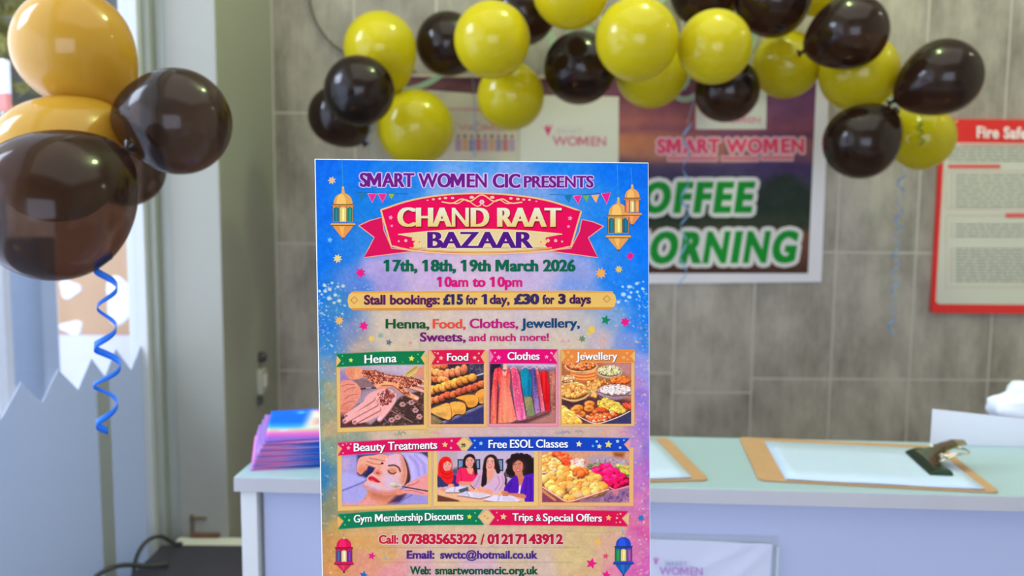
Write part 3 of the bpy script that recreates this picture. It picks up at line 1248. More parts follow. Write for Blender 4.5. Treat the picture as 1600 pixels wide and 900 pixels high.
# clear strip the balloons are tied to, and the wire it hangs from
path = [(560, 110), (612, 140), (668, 130), (735, 85), (800, 70), (862, 55), (856, 105), (905, 35), (960, 80), (1062, -20), (1075, 120), (1050, 142), (1085, 150), (1176, 55), (1170, 110), (1290, 60), (1300, 130), (1400, 160)]
P3 = [np.array(PY(x, y, WY - .05)) for x, y in path]
P3 = catmull(P3, 6)
bm = bmesh.new()
prev = None
for i, p in enumerate(P3):
    t_ = P3[min(i + 1, len(P3) - 1)] - P3[max(i - 1, 0)]
    n_ = Vector((t_[2], 0, -t_[0])).normalized() * .0085
    p = Vector(p)
    cur = [bm.verts.new(p + n_ + Vector((0, -.0006, 0))), bm.verts.new(p - n_ + Vector((0, -.0006, 0))), bm.verts.new(p - n_ + Vector((0, .0006, 0))), bm.verts.new(p + n_ + Vector((0, .0006, 0)))]
    if prev:
        for k in range(4):
            bm.faces.new([prev[k], prev[(k + 1) % 4], cur[(k + 1) % 4], cur[k]])
    prev = cur
bmesh.ops.recalc_face_normals(bm, faces=bm.faces)
tag(obj('garland_strip', bm, film_mat('pale_green_strip', (196, 224, 200), .5, .35)), 'pale green clear strip winding behind the arch balloons', 'strip')
bm = bmesh.new()
wy = WY - .006
tube(bm, [PY(478, -90, wy), PY(484, 0, wy), PY(500, 45, wy), PY(532, 78, wy), PY(600, 110, wy), PY(650, 112, wy)], .0028)
tag(obj('hanging_wire', bm, mat('dark_wire', (78, 78, 62), .5), None, True), 'thin dark wire curving down the tiles at the arch left end', 'wire')

# ------------------------------------------------------------------ posters on the tiled wall
M_ink = print_mat('poster_ink')
M_ink_soft = print_mat('matt_poster_ink', .6, .2)


def wall_map(y):
    inv = np.eye(4)
    return plane_map((0, y, 0), (0, -1, 0), inv)


def wall_sheet(name, pts, y, th, m, parent=None):
    bm = bmesh.new()
    prism(bm, [PY(a, b, y) for a, b in pts], (0, th, 0))
    return obj(name, bm, m, parent)


def root_here(root, o):
    o.matrix_parent_inverse = Matrix.Translation(root.location).inverted()


def wall_canvas(name, cv, tr, y, h, parent):
    mp = wall_map(y)
    x, yy = tr(cv.X, cv.Y)
    V = mp(x, yy, np.full(x.shape, h))
    return grid_mesh(name, V, cv.img, M_ink_soft, parent)


M_paper = mat('white_poster_paper', (226, 222, 226), .6, .03, 8)
# coffee morning poster
y0 = WY - .006
cm = tag(wall_sheet('coffee_poster', [(936, 110), (1296.5, 110), (1283.5, 440.5), (936, 444)], y0, .004, M_paper),
         'coffee morning poster with green lettering on a sunset landscape, white border', 'poster')
cv = Canvas(-60, -50, 884, 835, 320, (92, 60, 82))
X, Yc = cv.X, cv.Y
stops = [(-50, (96, 56, 78)), (40, (112, 62, 92)), (110, (132, 78, 92)), (180, (150, 86, 92)), (215, (104, 62, 96)), (250, (170, 104, 84)), (330, (150, 98, 92)), (365, (72, 58, 96)), (430, (64, 56, 80)), (520, (62, 66, 62)), (600, (48, 56, 42)), (640, (110, 78, 54)), (720, (92, 58, 44)), (840, (70, 42, 34))]
for ch in range(3):
    cv.img[..., ch] = np.interp(Yc + (vnoise(X, Yc, 160, 4) - .5) * 50, [s_[0] for s_ in stops], [s_[1][ch] for s_ in stops])
cv.ell(110, 270, 170, 42, (226, 140, 84), soft=60, a=.7)
cv.ell(60, 180, 160, 30, (170, 92, 80), soft=60, a=.6)
cv.ell(760, 200, 150, 30, (150, 70, 76), soft=60, a=.6)
cv.ell(800, 120, 150, 60, (82, 54, 110), soft=90, a=.6)
cv.ell(800, 330, 130, 30, (70, 44, 100), soft=60, a=.7)
cv.poly([(610, 620), (620, 540), (680, 440), (760, 400), (830, 430), (900, 520), (900, 640)], (36, 48, 40), soft=12, a=.95, sm=4)
cv.poly([(-60, 560), (200, 540), (420, 590), (620, 560), (900, 560), (900, 640), (-60, 640)], (38, 52, 38), soft=14, a=.8)
cv.ell(760, 700, 200, 40, (150, 84, 60), soft=70, a=.35)
cv.grain(7, 40, 3)
tr = lambda x, y: (960 + x / 2.811, 130 + y / 2.811)


def lean(x, y):
    px, py = tr(x, y)
    return px - (py - 150) * .043 * (px - 936) / 330, py


wall_canvas('landscape_print', cv, lean, y0, .0006, cm)
fl_ = Flat(wall_map(y0))
fl_.shape([(1087, 140), (1198, 140), (1197, 202), (1087, 202)], (206, 200, 192), .0010)
fl_.text('WOMEN', 1120, 1188, 192, 192, 9, (206, 130, 150), .0013, .03)
fl_.text('SMART WOMEN', 1027, 1256, 239, 238, 21, (222, 62, 96), .0016, .035, smear=.5, halo=(3.2, (214, 170, 176)), track=.06)
for (a, b, yy) in ((1044, 1120, 248), (1128, 1184, 248), (1190, 1238, 247)):
    fl_.shape([(a - 2, yy - 5), (b + 2, yy - 5), (b + 2, yy + 5), (a - 2, yy + 5)], (214, 160, 164), .0012)
    fl_.shape([(a, yy - 2), (b, yy - 2), (b, yy + 1.6), (a, yy + 1.6)], (206, 90, 104), .0015)
fl_.text('COFFEE', 958, 1173, 331, 330, 44, (14, 140, 44), .0016, .04, smear=1.5, halo=(7.0, (216, 214, 208)), slant=.14, track=.13)
fl_.text('MORNING', 962, 1240, 410, 408, 45, (14, 140, 44), .0016, .04, smear=1.6, halo=(7.0, (216, 214, 208)), slant=.16, track=.11)
fl_.build('lettering', M_ink_soft, cm)

# beige poster with a dark purple heading, left of it
lp = tag(wall_sheet('beige_poster', [(628, 117), (935, 117), (935, 460), (636, 460)], y0 + .001, .003, mat('beige_sheet', (204, 194, 172), .6, .04, 6)),
         'beige poster with a dark purple heading strip, partly behind the arch balloons', 'poster')
fl_ = Flat(wall_map(y0 + .001))
fl_.shape([(629, 119), (934, 124), (934, 152), (740, 146), (629, 138)], (106, 66, 74), .0006)
fl_.shape([(629, 121), (934, 127), (934, 133), (629, 127)], (92, 54, 70), .0009)
for k in range(9):
    x = 716 + k * 10.5
    fl_.fan(x, 213, 3, 3.2, ((170, 120, 100), (150, 100, 84))[k % 2], .0009, 10)
    fl_.shape([(x - 4.5, 217), (x + 4.5, 217), (x + 4.5, 236), (x - 4.5, 236)], ((176, 150, 170), (206, 160, 120), (150, 140, 160), (190, 120, 120))[k % 4], .0007)
fl_.text('WOMEN', 716, 800, 204, 204, 9, (206, 150, 140), .0009, .02)
fl_.shape([(700, 168), (790, 170), (790, 174), (700, 172)], (200, 160, 150), .0008)
fl_.build('printing', M_ink_soft, lp)

# white sheet with the pink logo
ls = tag(wall_sheet('logo_sheet', [(812, 148), (967, 151), (965, 458), (813, 458)], y0 - .004, .002, mat('cream_sheet', (214, 208, 194), .6, .04, 6)),
         'cream white sheet with a small pink figure logo, left of the coffee morning poster', 'sheet')


def logo(fl_, x, y, s, col, word, col2, h, x0, x1, yb0, yb1, cap):
    fl_.fan(x, y - s * .62, s * .20, s * .20, col, h, 14)
    fl_.shape([(x - s * .6, y - s * .75), (x - s * .25, y - s * .38), (x + s * .2, y - s * .38), (x + s * .75, y - s), (x + s * .34, y + s * .1), (x + s * .1, y + s * .7), (x - s * .12, y + s * .1)], col, h)
    fl_.text(word, x0, x1, yb0, yb1, cap, col2, h, .02)


fl_ = Flat(wall_map(y0 - .004))
logo(fl_, 855, 205, 12, (212, 46, 112), 'WOMEN', (206, 112, 136), .0006, 863, 947, 227, 228, 14)
fl_.text('SMART', 868, 910, 209, 209, 8, (206, 190, 186), .0006, .01)
fl_.build('printing', M_ink_soft, ls)

# fire safety notice, red frame
fy = WY - .016
fr_ = thing('fire_notice', 'red-framed fire safety notice with pale text panel on the tiles at right', 'sign', PY(1560, 488, fy))
Zt, Zb = PY(1475, 186, fy).z, PY(1453, 489, fy).z
Xl = (PY(1475, 186, fy).x + PY(1453, 489, fy).x) / 2
Wd = .58


def rrect(x0, x1, z0, z1, r, n=6):
    out = []
    for cx, cz, a in ((x1 - r, z1 - r, 0), (x0 + r, z1 - r, 90), (x0 + r, z0 + r, 180), (x1 - r, z0 + r, 270)):
        for k in range(n + 1):
            q_ = math.radians(a + 90 * k / n)
            out.append((cx + r * math.cos(q_), cz + r * math.sin(q_)))
    return out


def fixed(o, root):
    o.parent = root
    o.matrix_parent_inverse = Matrix.Translation(root.location).inverted()
    return o


bm = bmesh.new()
prism(bm, [(x, fy, z) for x, z in rrect(Xl, Xl + Wd, Zb, Zt, .012)], (0, .014, 0))
fixed(obj('red_frame', bm, mat('signal_red', (222, 36, 32), .35, .03, 8)), fr_)
zi0, zi1 = PY(1470, 475, fy).z, PY(1480, 223, fy).z
xi = PY(1462, 470, fy).x
bm = bmesh.new()
prism(bm, [(x, fy - .001, z) for x, z in rrect(xi, Xl + Wd - .018, zi0, zi1, .014)], (0, .002, 0))
fixed(obj('text_panel', bm, mat('pale_panel', (204, 202, 186), .5, .03, 6)), fr_)
fl_ = Flat(wall_map(fy - .001))
fl_.text('Fire Safety', 1526, 1622, 215, 217, 17, (244, 226, 222), .0022, .03, smear=.35, track=.05)
for a, b, c, d_ in ((1481, 257, 1563, 263), (1571, 333, 1690, 340)):
    fl_.shape([(a, b), (c, b), (c, d_), (a, d_)], (218, 92, 84), .0012)


def outline(x0, y0_, x1, y1_, w, col):
    for q_ in ([(x0, y0_), (x1, y0_)], [(x1, y0_), (x1, y1_)], [(x1, y1_), (x0, y1_)], [(x0, y1_), (x0, y0_)]):
        fl_.line(q_, w, col, .0008)


outline(1478, 268, 1690, 326, .9, (206, 160, 148))
outline(1478, 337, 1690, 449, .9, (206, 160, 148))
q_ = np.random.RandomState(5)
for yy in list(range(230, 252, 5)) + list(range(273, 322, 6)) + list(range(350, 369, 6)) + list(range(388, 440, 5)):
    x = 1482 if yy < 255 else 1493
    if yy > 268:
        fl_.shape([(1485, yy), (1488, yy), (1488, yy + 1.8), (1485, yy + 1.8)], (196, 140, 130), .001)
    e = x + q_.uniform(120, 190)
    while x < e:
        w = q_.uniform(6, 22)
        fl_.shape([(x, yy), (x + w, yy), (x + w, yy + 2.0), (x, yy + 2.0)], (146, 146, 132), .001)
        x += w + 2.2
fl_.shape([(1500, 226), (1690, 226), (1690, 227.6), (1500, 227.6)], (206, 120, 110), .001)
fixed(fl_.build('printing', M_ink_soft, None), fr_)
for px in (1494, 1500 + 210):
    c = PY(px, 190, fy)
    bm = bmesh.new()
    lathe(bm, [(0, 0), (.0045, 0), (.004, .002), (0, .003)], 14)
    bmesh.ops.transform(bm, matrix=Matrix.Translation((c.x, fy, c.z)) @ Matrix.Rotation(R90, 4, 'X'), verts=bm.verts)
    fixed(obj('fixing_screw', bm, mat('brass_screw', (224, 190, 120), .3, metal=.8)), fr_)

# ------------------------------------------------------------------ on the counter
M_board = mat('brown_hardboard', (182, 142, 104), .6, .12, 40)
M_sheet = mat('white_writing_paper', (184, 202, 228), .55, .02, 10)
M_chrome = mat('worn_chrome', (206, 198, 176), .18, .2, 40, metal=1.0)
M_clipdark = mat('dark_green_metal', (50, 70, 52), .3, .25, 30, metal=.7)


def clipboard(name, org, ex, ey, Lx, Ly, paper, clip_at, label):
    """org = front-left corner on the counter, ex along the length, ey away from the camera"""
    a = math.atan2(ex.y, ex.x)
    t = thing(name, label, 'clipboard', (org.x, org.y, ZT), a)
    bm = bmesh.new()
    prism(bm, [(x, y, .0005) for x, y in rrect(0, Lx, 0, Ly, .012)], (0, 0, .0030))
    obj('board', bm, M_board, t)
    px0, px1, py0, py1 = paper
    for k in range(3):
        bm = bmesh.new()
        n = 14
        V = {}
        for i in range(n + 1):
            for j in range(5):
                x = px0 + (px1 - px0) * i / n + .001 * k
                y = py0 + (py1 - py0) * j / 4 - .0012 * k
                z = .0037 + .0006 * k + .0016 * (math.sin(i * .9 + k) * .5 + .5) * (1 - (j / 4)) * (.3 + .2 * k)
                V[i, j] = bm.verts.new((x, y, z))
        for i in range(n):
            for j in range(4):
                bm.faces.new([V[i, j], V[i + 1, j], V[i + 1, j + 1], V[i, j + 1]])
        sh = obj('sheet', bm, M_sheet, t, True)
        sd = sh.modifiers.new('thickness', 'SOLIDIFY')
        sd.thickness = .0003
    # faint ruled form printing on the top sheet
    bm = bmesh.new()
    for k in range(11):
        y = py0 + (py1 - py0) * (.12 + .075 * k)
        z = .0062 + .0012 * (1 - (.12 + .075 * k))
        bx0, bx1 = px0 + .02, px1 - .05 - .03 * (k % 3)
        f = [bm.verts.new(p) for p in ((bx0, y, z), (bx1, y, z), (bx1, y + .0009, z), (bx0, y + .0009, z))]
        bm.faces.new(f)
    obj('form_printing', bm, mat('faint_grey_ink', (186, 196, 208), .6), t)
    # sprung clip across one end
    cx, sgn = clip_at
    cl = bpy.data.objects.new('clip', None)
    COL.objects.link(cl)
    cl.parent = t
    cl.location = (cx, Ly * .5, .0045)
    cl.rotation_euler = (0, 0, 0 if sgn > 0 else math.pi)
    # clamping jaw
    bm = bmesh.new()
    pr = [(-.026, .001), (-.022, .006), (-.008, .011), (.004, .011), (.010, .003), (.004, .0), (-.012, .0)]
    prism(bm, [(x, -.062, z) for x, z in catmull(pr, 3, True)], (0, .124, 0))
    bmesh.ops.bevel(bm, geom=list(bm.edges), offset=.0006, segments=1, affect='EDGES')
    obj('jaw', bm, M_clipdark, cl)
    # thumb lever sweeping up and back
    bm = bmesh.new()
    pa = [(-.014, .010), (-.002, .020), (.012, .031), (.030, .040), (.046, .041)]
    hw_ = [.050, .034, .022, .020, .013]
    top, bot = [], []
    for (x, z), w in zip(pa, hw_):
        top.append([bm.verts.new((x, -w, z)), bm.verts.new((x, -w * .35, z + .003)), bm.verts.new((x, w * .35, z + .003)), bm.verts.new((x, w, z))])
        bot.append([bm.verts.new((v.co.x, v.co.y, v.co.z - .002)) for v in top[-1]])
    for i in range(len(pa) - 1):
        for j in range(3):
            bm.faces.new([top[i][j], top[i + 1][j], top[i + 1][j + 1], top[i][j + 1]])
            bm.faces.new([bot[i][j + 1], bot[i + 1][j + 1], bot[i + 1][j], bot[i][j]])
        bm.faces.new([top[i][0], bot[i][0], bot[i + 1][0], top[i + 1][0]])
        bm.faces.new([top[i + 1][3], bot[i + 1][3], bot[i][3], top[i][3]])
    bm.faces.new([top[0][k] for k in (3, 2, 1, 0)][::-1] + [bot[0][k] for k in (3, 2, 1, 0)])
    bm.faces.new([top[-1][k] for k in (0, 1, 2, 3)] + [bot[-1][k] for k in (3, 2, 1, 0)])
    bmesh.ops.recalc_face_normals(bm, faces=bm.faces)
    obj('lever', bm, M_chrome, cl)
    # spring coil and its wires
    bm = bmesh.new()
    tube(bm, [(.006 + .0055 * math.cos(u * .9), -.034 + .068 * u / 60, .020 + .0055 * math.sin(u * .9)) for u in range(61)], .0016, 6, 0)
    obj('spring', bm, mat('bright_steel', (220, 216, 200), .2, metal=1.0), cl)
    bm = bmesh.new()
    for w in (.030, .020):
        tube(bm, [(-.002, -w, .014), (.020, -w * .95, .024), (.046, -w * .6, .026), (.054, 0, .026), (.046, w * .6, .026), (.020, w * .95, .024), (-.002, w, .014)], .0014, 6)
    obj('wire_loop', bm, mat('polished_wire', (226, 222, 206), .15, metal=1.0), cl)
    bm = bmesh.new()
    lathe(bm, [(0, 0), (.006, 0), (.006, .003), (.003, .005), (0, .005)], 16)
    bmesh.ops.transform(bm, matrix=Matrix.Translation((.016, .02, .0)), verts=bm.verts)
    obj('rivet', bm, mat('steel_rivet', (190, 186, 170), .25, metal=1.0), cl)
    return t


zc = ZT + .0035
bl_, br_, tl_ = PZ(1185.4, 749, zc), PZ(1563, 768.6, zc), PZ(1162, 683, zc)
ex = (br_ - bl_)
Lx = ex.length
ex.normalize()
ey = Vector((-ex.y, ex.x, 0))
Ly = (tl_ - bl_).dot(ey)
pb, pr_ = PZ(1226, 747, zc), PZ(1538, 766.7, zc)
pt = PZ(1203, 690, zc)
loc = lambda p: ((p - bl_).dot(ex), (p - bl_).dot(ey))
clipboard('clipboard', bl_, ex, ey, Lx, Ly, (loc(pb)[0], loc(pr_)[0], .006, loc(pt)[1]), (Lx - .055, 1),
          'brown clipboard with white form and raised metal clip on the counter right of the poster')
br2 = PZ(1108, 749, zc)
e2 = (br2 - PZ(1015, 751, zc)).normalized()
ey2 = Vector((-e2.y, e2.x, 0))
org2 = br2 - e2 * Lx
tr2 = (PZ(1057, 683.5, zc) - br2).dot(ey2)
clipboard('clipboard', org2, e2, ey2, Lx, tr2, (.035, Lx - .028, .008, tr2 - .006), (.055, -1),
          'brown clipboard with curled white sheets half hidden behind the bazaar poster')

# fanned stack of printed flyers at the counter's left end
Yb = ZT
NS = 16
flx, frx = np.array((391, 735.0)), np.array((413, 689.0))
for k in range(NS):
    u = k / (NS - 1)
    z = ZT + .0012 + .046 * u
    w = flx * (1 - u) + frx * u
    w = w + np.array((-2.5 * math.sin(u * math.pi) * (1 if k % 2 else .4), 0))
    c = PZ(w[0], w[1], z)
    top_back = PZ(424, 644, ZT + .047)
    top_front = PZ(413, 689, ZT + .047)
    ev = (top_back - top_front)
    dlen = .20
    ev = ev.normalized()
    ang = math.atan2(ev.y, ev.x) - math.pi / 2 + (.05 * math.sin(k * 2.1) if k < NS - 1 else 0)
    ev = Vector((math.cos(ang + math.pi / 2), math.sin(ang + math.pi / 2), 0))
    eu = Vector((ev.y, -ev.x, 0))
    if k == NS - 1:
        lab, grp = 'topmost glossy flyer of the stack at the left end of the counter', None
    elif k == 0:
        lab, grp = 'lowest glossy flyer of the stack, lying on the counter by its left end', None
    else:
        lab, grp = 'glossy flyer within the fanned stack at the left end of the counter', 'stacked flyers on the counter'
    cv = Canvas(0, 0, 1, 1.0, 40, (40, 110, 230))
    X, Yc = cv.X, cv.Y   # Y=1 is the front (near) edge
    for ch in range(3):
        if k == NS - 1:
            cv.img[..., ch] = np.interp(Yc + (.16 * (.5 - X)), [0, .45, .62, .72, .80, .88, 1], [(20, 100, 236)[ch], (16, 96, 240)[ch], (40, 150, 236)[ch], (190, 190, 150)[ch], (214, 120, 190)[ch], (196, 90, 180)[ch], (130, 90, 190)[ch]])
        else:
            cc_ = [(0, (170, 130, 210)), (.12, (226, 130, 190)), (.3, (190, 150, 226)), (.5, (60, 130, 236)), (.72, (50, 120, 230)), (1, (150, 140, 230))]
            s_ = .25 * math.sin(k * 1.7)
            cv.img[..., ch] = np.interp(X + s_ * .4, [a for a, _ in cc_], [b[ch] * (.92 + .08 * math.sin(k * 2.3)) for _, b in cc_])
    if k == NS - 1:
        cv.poly([(.36, .05), (1, .05), (1, .68), (.30, .68)], (216, 206, 196), soft=3)
        cv.poly([(.42, .03), (1, .03), (1, .2), (.46, .2)], (236, 70, 140), soft=3)
        cv.poly([(.4, .34), (1, .34), (1, .56), (.38, .56)], (196, 150, 150), soft=3)
        cv.ell(.14, .68, .03, .03, (190, 200, 240), soft=2)
        cv.ell(.27, .1, .03, .03, (110, 200, 250), soft=2)
    h_, w_ = cv.img.shape[:2]
    V = np.zeros((h_, w_, 3))
    t = thing('flyer', lab, 'flyer', c, ang, grp)
    wd = .20
    for j in range(h_):
        v = 1 - j / (h_ - 1)
        for i in range(w_):
            uu = i / (w_ - 1)
            zz = .0007 * math.sin(uu * 5 + k * .3) * u + .0012 * u * (v ** 2)
            V[j, i] = (uu * wd, v * dlen, zz)
    g = grid_mesh('printed_face', V, cv.img, M_ink, t)
    sd = g.modifiers.new('thickness', 'SOLIDIFY')
    sd.thickness = .0016
    sd.offset = -1

# folded white card and a crumpled bag at the right end
ZB = ZT
Yk = PZ(1520, 692, ZT).y - .012
c0, c1 = PY(1454.5, 691, Yk), PY(1640, 690, Yk)
t = thing('folded_card', 'white folded card standing at the back edge of the counter, right', 'card', (c0.x, Yk, ZT), yaw)
wz = PY(1455, 639, Yk).z - ZT
wr = PY(1555, 649, Yk)
bm = bmesh.new()
wx = (wr - Vector((c0.x, Yk, wr.z))).length
slope = (PY(1555, 649, Yk).z - PY(1455, 639, Yk).z) / wx
prism(bm, [(0, 0, 0), (.24, 0, 0), (.24, 0, wz + slope * .24), (0, 0, wz)], (0, .0012, 0))
obj('front_leaf', bm, mat('white_card', (226, 228, 242), .55, .02, 8), t)
bm = bmesh.new()
prism(bm, [(0, .0018, 0), (.235, .016, 0), (.235, .016, wz + slope * .24 - .003), (0, .0018, wz - .001)], (0, .0012, 0))
obj('rear_leaf', bm, mat('white_card_back', (216, 220, 236), .55, .02, 8), t)
bc = PY(1625, 668, Yk + .055)
bm = bmesh.new()
bmesh.ops.create_icosphere(bm, subdivisions=4, radius=1.0)
for v in bm.verts:
    n_ = v.co.copy()
    k = 1 + .07 * math.sin(n_.x * 7 + n_.z * 5) + .05 * math.sin(n_.y * 11 + n_.x * 6) + .03 * math.sin(n_.z * 17)
    v.co = Vector((n_.x * .095 * k, n_.y * .04 * k, max(n_.z, -.62) * .062 * k))
lo_ = min(v.co.z for v in bm.verts)
for v in bm.verts:
    v.co.z -= lo_
t = thing('paper_bag', 'white crumpled bag behind the folded card at the right edge', 'bag', (bc.x, Yk + .062, ZT))
obj('bag_body', bm, mat('white_bag', (222, 228, 244), .5, .03, 8), t, True)
bm = bmesh.new()
tube(bm, [(-.03, -.03, .066), (-.02, -.042, .05), (.0, -.045, .042), (.02, -.043, .05), (.03, -.03, .064)], .0025, 8)
obj('bag_handle', bm, mat('grey_bag_handle', (150, 154, 170), .5), t, True)

# clear sleeve on the counter front with a printed white cloth in it
sa, sb = on_front(982, 832, .004), on_front(1217, 840, .004)
sz0 = on_front(1100, 1010, .004).z
t = thing('plastic_sleeve', 'clear plastic sleeve fixed on the counter front, right of the poster', 'sleeve', DM @ Vector((sa.x, .020, sz0)), yaw)
wv = sb.x - sa.x
hv = (sa.z + sb.z) / 2 - sz0
boxo('front_sheet', 0, wv, -.0085, -.0079, 0, hv, film_mat('clear_plastic', (214, 220, 234), .3, .88), t)
boxo('back_sheet', 0, wv, -.0012, -.0004, 0, hv, film_mat('clear_plastic_back', (214, 220, 238), .3, .45), t)
boxo('side_strip', wv - .004, wv, -.0088, -.0002, 0, hv - .014, film_mat('milky_edge', (208, 222, 230), .3), t)
boxo('side_strip', 0, .004, -.0088, -.0002, 0, hv - .014, film_mat('milky_edge_b', (208, 222, 230), .3), t)
boxo('bottom_strip', .004, wv - .004, -.0088, -.0002, 0, .003, film_mat('milky_edge_c', (208, 222, 230), .3), t)
ca, cb_ = on_front(1000, 842, .005), on_front(1208, 850, .005)
bm = bmesh.new()
n1, n2 = 60, 40
V = {}
for i in range(n1 + 1):
    for j in range(n2 + 1):
        u, v = i / n1, j / n2
        x = ca.x + (cb_.x - ca.x) * u
        zt_ = ca.z + (cb_.z - ca.z) * u
        z = zt_ + (sz0 + .004 - zt_) * v
        w = .0022 * math.exp(-((v - (.62 - .75 * u)) / .05) ** 2) * (u > .1) + .0018 * math.exp(-((v - (1.25 - 1.25 * u)) / .06) ** 2) + .0006 * (1 + math.sin(9 * u + 4 * v))
        V[i, j] = bm.verts.new((x, 0.020 - .0020 - w, z))
for i in range(n1):
    for j in range(n2):
        bm.faces.new([V[i, j], V[i, j + 1], V[i + 1, j + 1], V[i + 1, j]])
for v in bm.verts:
    v.co = DM @ v.co
cl = tag(obj('printed_cloth', bm, mat('lilac_white_cloth', (214, 216, 240), .6, .03, 10), None, True),
         'creased white cloth with a pink figure logo inside the clear sleeve', 'cloth')
sd = cl.modifiers.new('thickness', 'SOLIDIFY')
sd.thickness = .0008
sd.offset = -1 if False else 1
nrm = np.array(DM.to_3x3() @ Vector((0, -1, 0)))
fl_ = Flat(plane_map(np.array(DM @ Vector((0, .0132, 0))), nrm, np.eye(4)))
logo(fl_, 1024, 878, 8, (196, 60, 190), 'WOMEN', (186, 120, 206), .0003, 1030, 1098, 898, 899, 12)
fl_.text('SMART', 1039, 1074, 884, 884, 6, (150, 156, 200), .0003, .01)
fl_.build('logo_print', M_ink_soft, cl)

# ------------------------------------------------------------------ the bazaar poster in the foreground
PW, PH = .297, .42
PM = Matrix.Rotation(math.radians(10.469), 3, 'Z') @ Matrix.Rotation(math.radians(-.333), 3, 'Y') @ Matrix.Rotation(math.radians(-3.832), 3, 'X')
PO = Vector((-.16836693, .72389304, 1.43790516))           # top left corner
PN = PM @ Vector((0, -1, 0))
PYAW = math.radians(10.469)
base = PO + PM @ Vector((PW / 2, 0, -PH))
poster = thing('bazaar_poster', 'tall colourful bazaar event poster on stiff board, sharp in the foreground', 'poster', (base.x, base.y, 0), PYAW)
RI = (Matrix.Translation((base.x, base.y, 0)) @ Matrix.Rotation(PYAW, 4, 'Z')).inverted()
pmap = plane_map(np.array(PO), np.array(PN), np.array(RI))
M3 = RI.to_3x3() @ PM
T3 = RI @ PO


def pl(u, v, h=0.0):
    return T3 + M3 @ Vector((u, -h, -v))


bm = bmesh.new()
prism(bm, [pl(0, 0), pl(PW, 0), pl(PW, PH), pl(0, PH)], M3 @ Vector((0, .005, 0)))
bmesh.ops.bevel(bm, geom=list(bm.edges), offset=.0004, segments=1, affect='EDGES')
board = obj('board', bm, mat('white_foam_board', (236, 238, 244), .5, .02, 10), poster)

# hidden support: ledge, post and foot of a display stand
M_stand = mat('stand_grey', (120, 122, 128), .4, .08, 10, metal=.6)
lb = pl(PW / 2, PH)
boxo('ledge', -.05, .05, lb.y - .006, lb.y + .02, lb.z - .006, lb.z - .0005, M_stand, poster, .001)
bm = bmesh.new()
lathe(bm, [(0, 0), (.013, 0), (.013, lb.z - .006), (0, lb.z - .006)], 20)
bmesh.ops.transform(bm, matrix=Matrix.Translation((0, lb.y + .012, 0)), verts=bm.verts)
obj('post', bm, M_stand, poster)
bm = bmesh.new()
lathe(bm, [(0, 0), (.16, 0), (.16, .006), (.03, .016), (0, .016)], 40)
bmesh.ops.transform(bm, matrix=Matrix.Translation((0, lb.y + .012, 0)), verts=bm.verts)
obj('foot', bm, M_stand, poster)

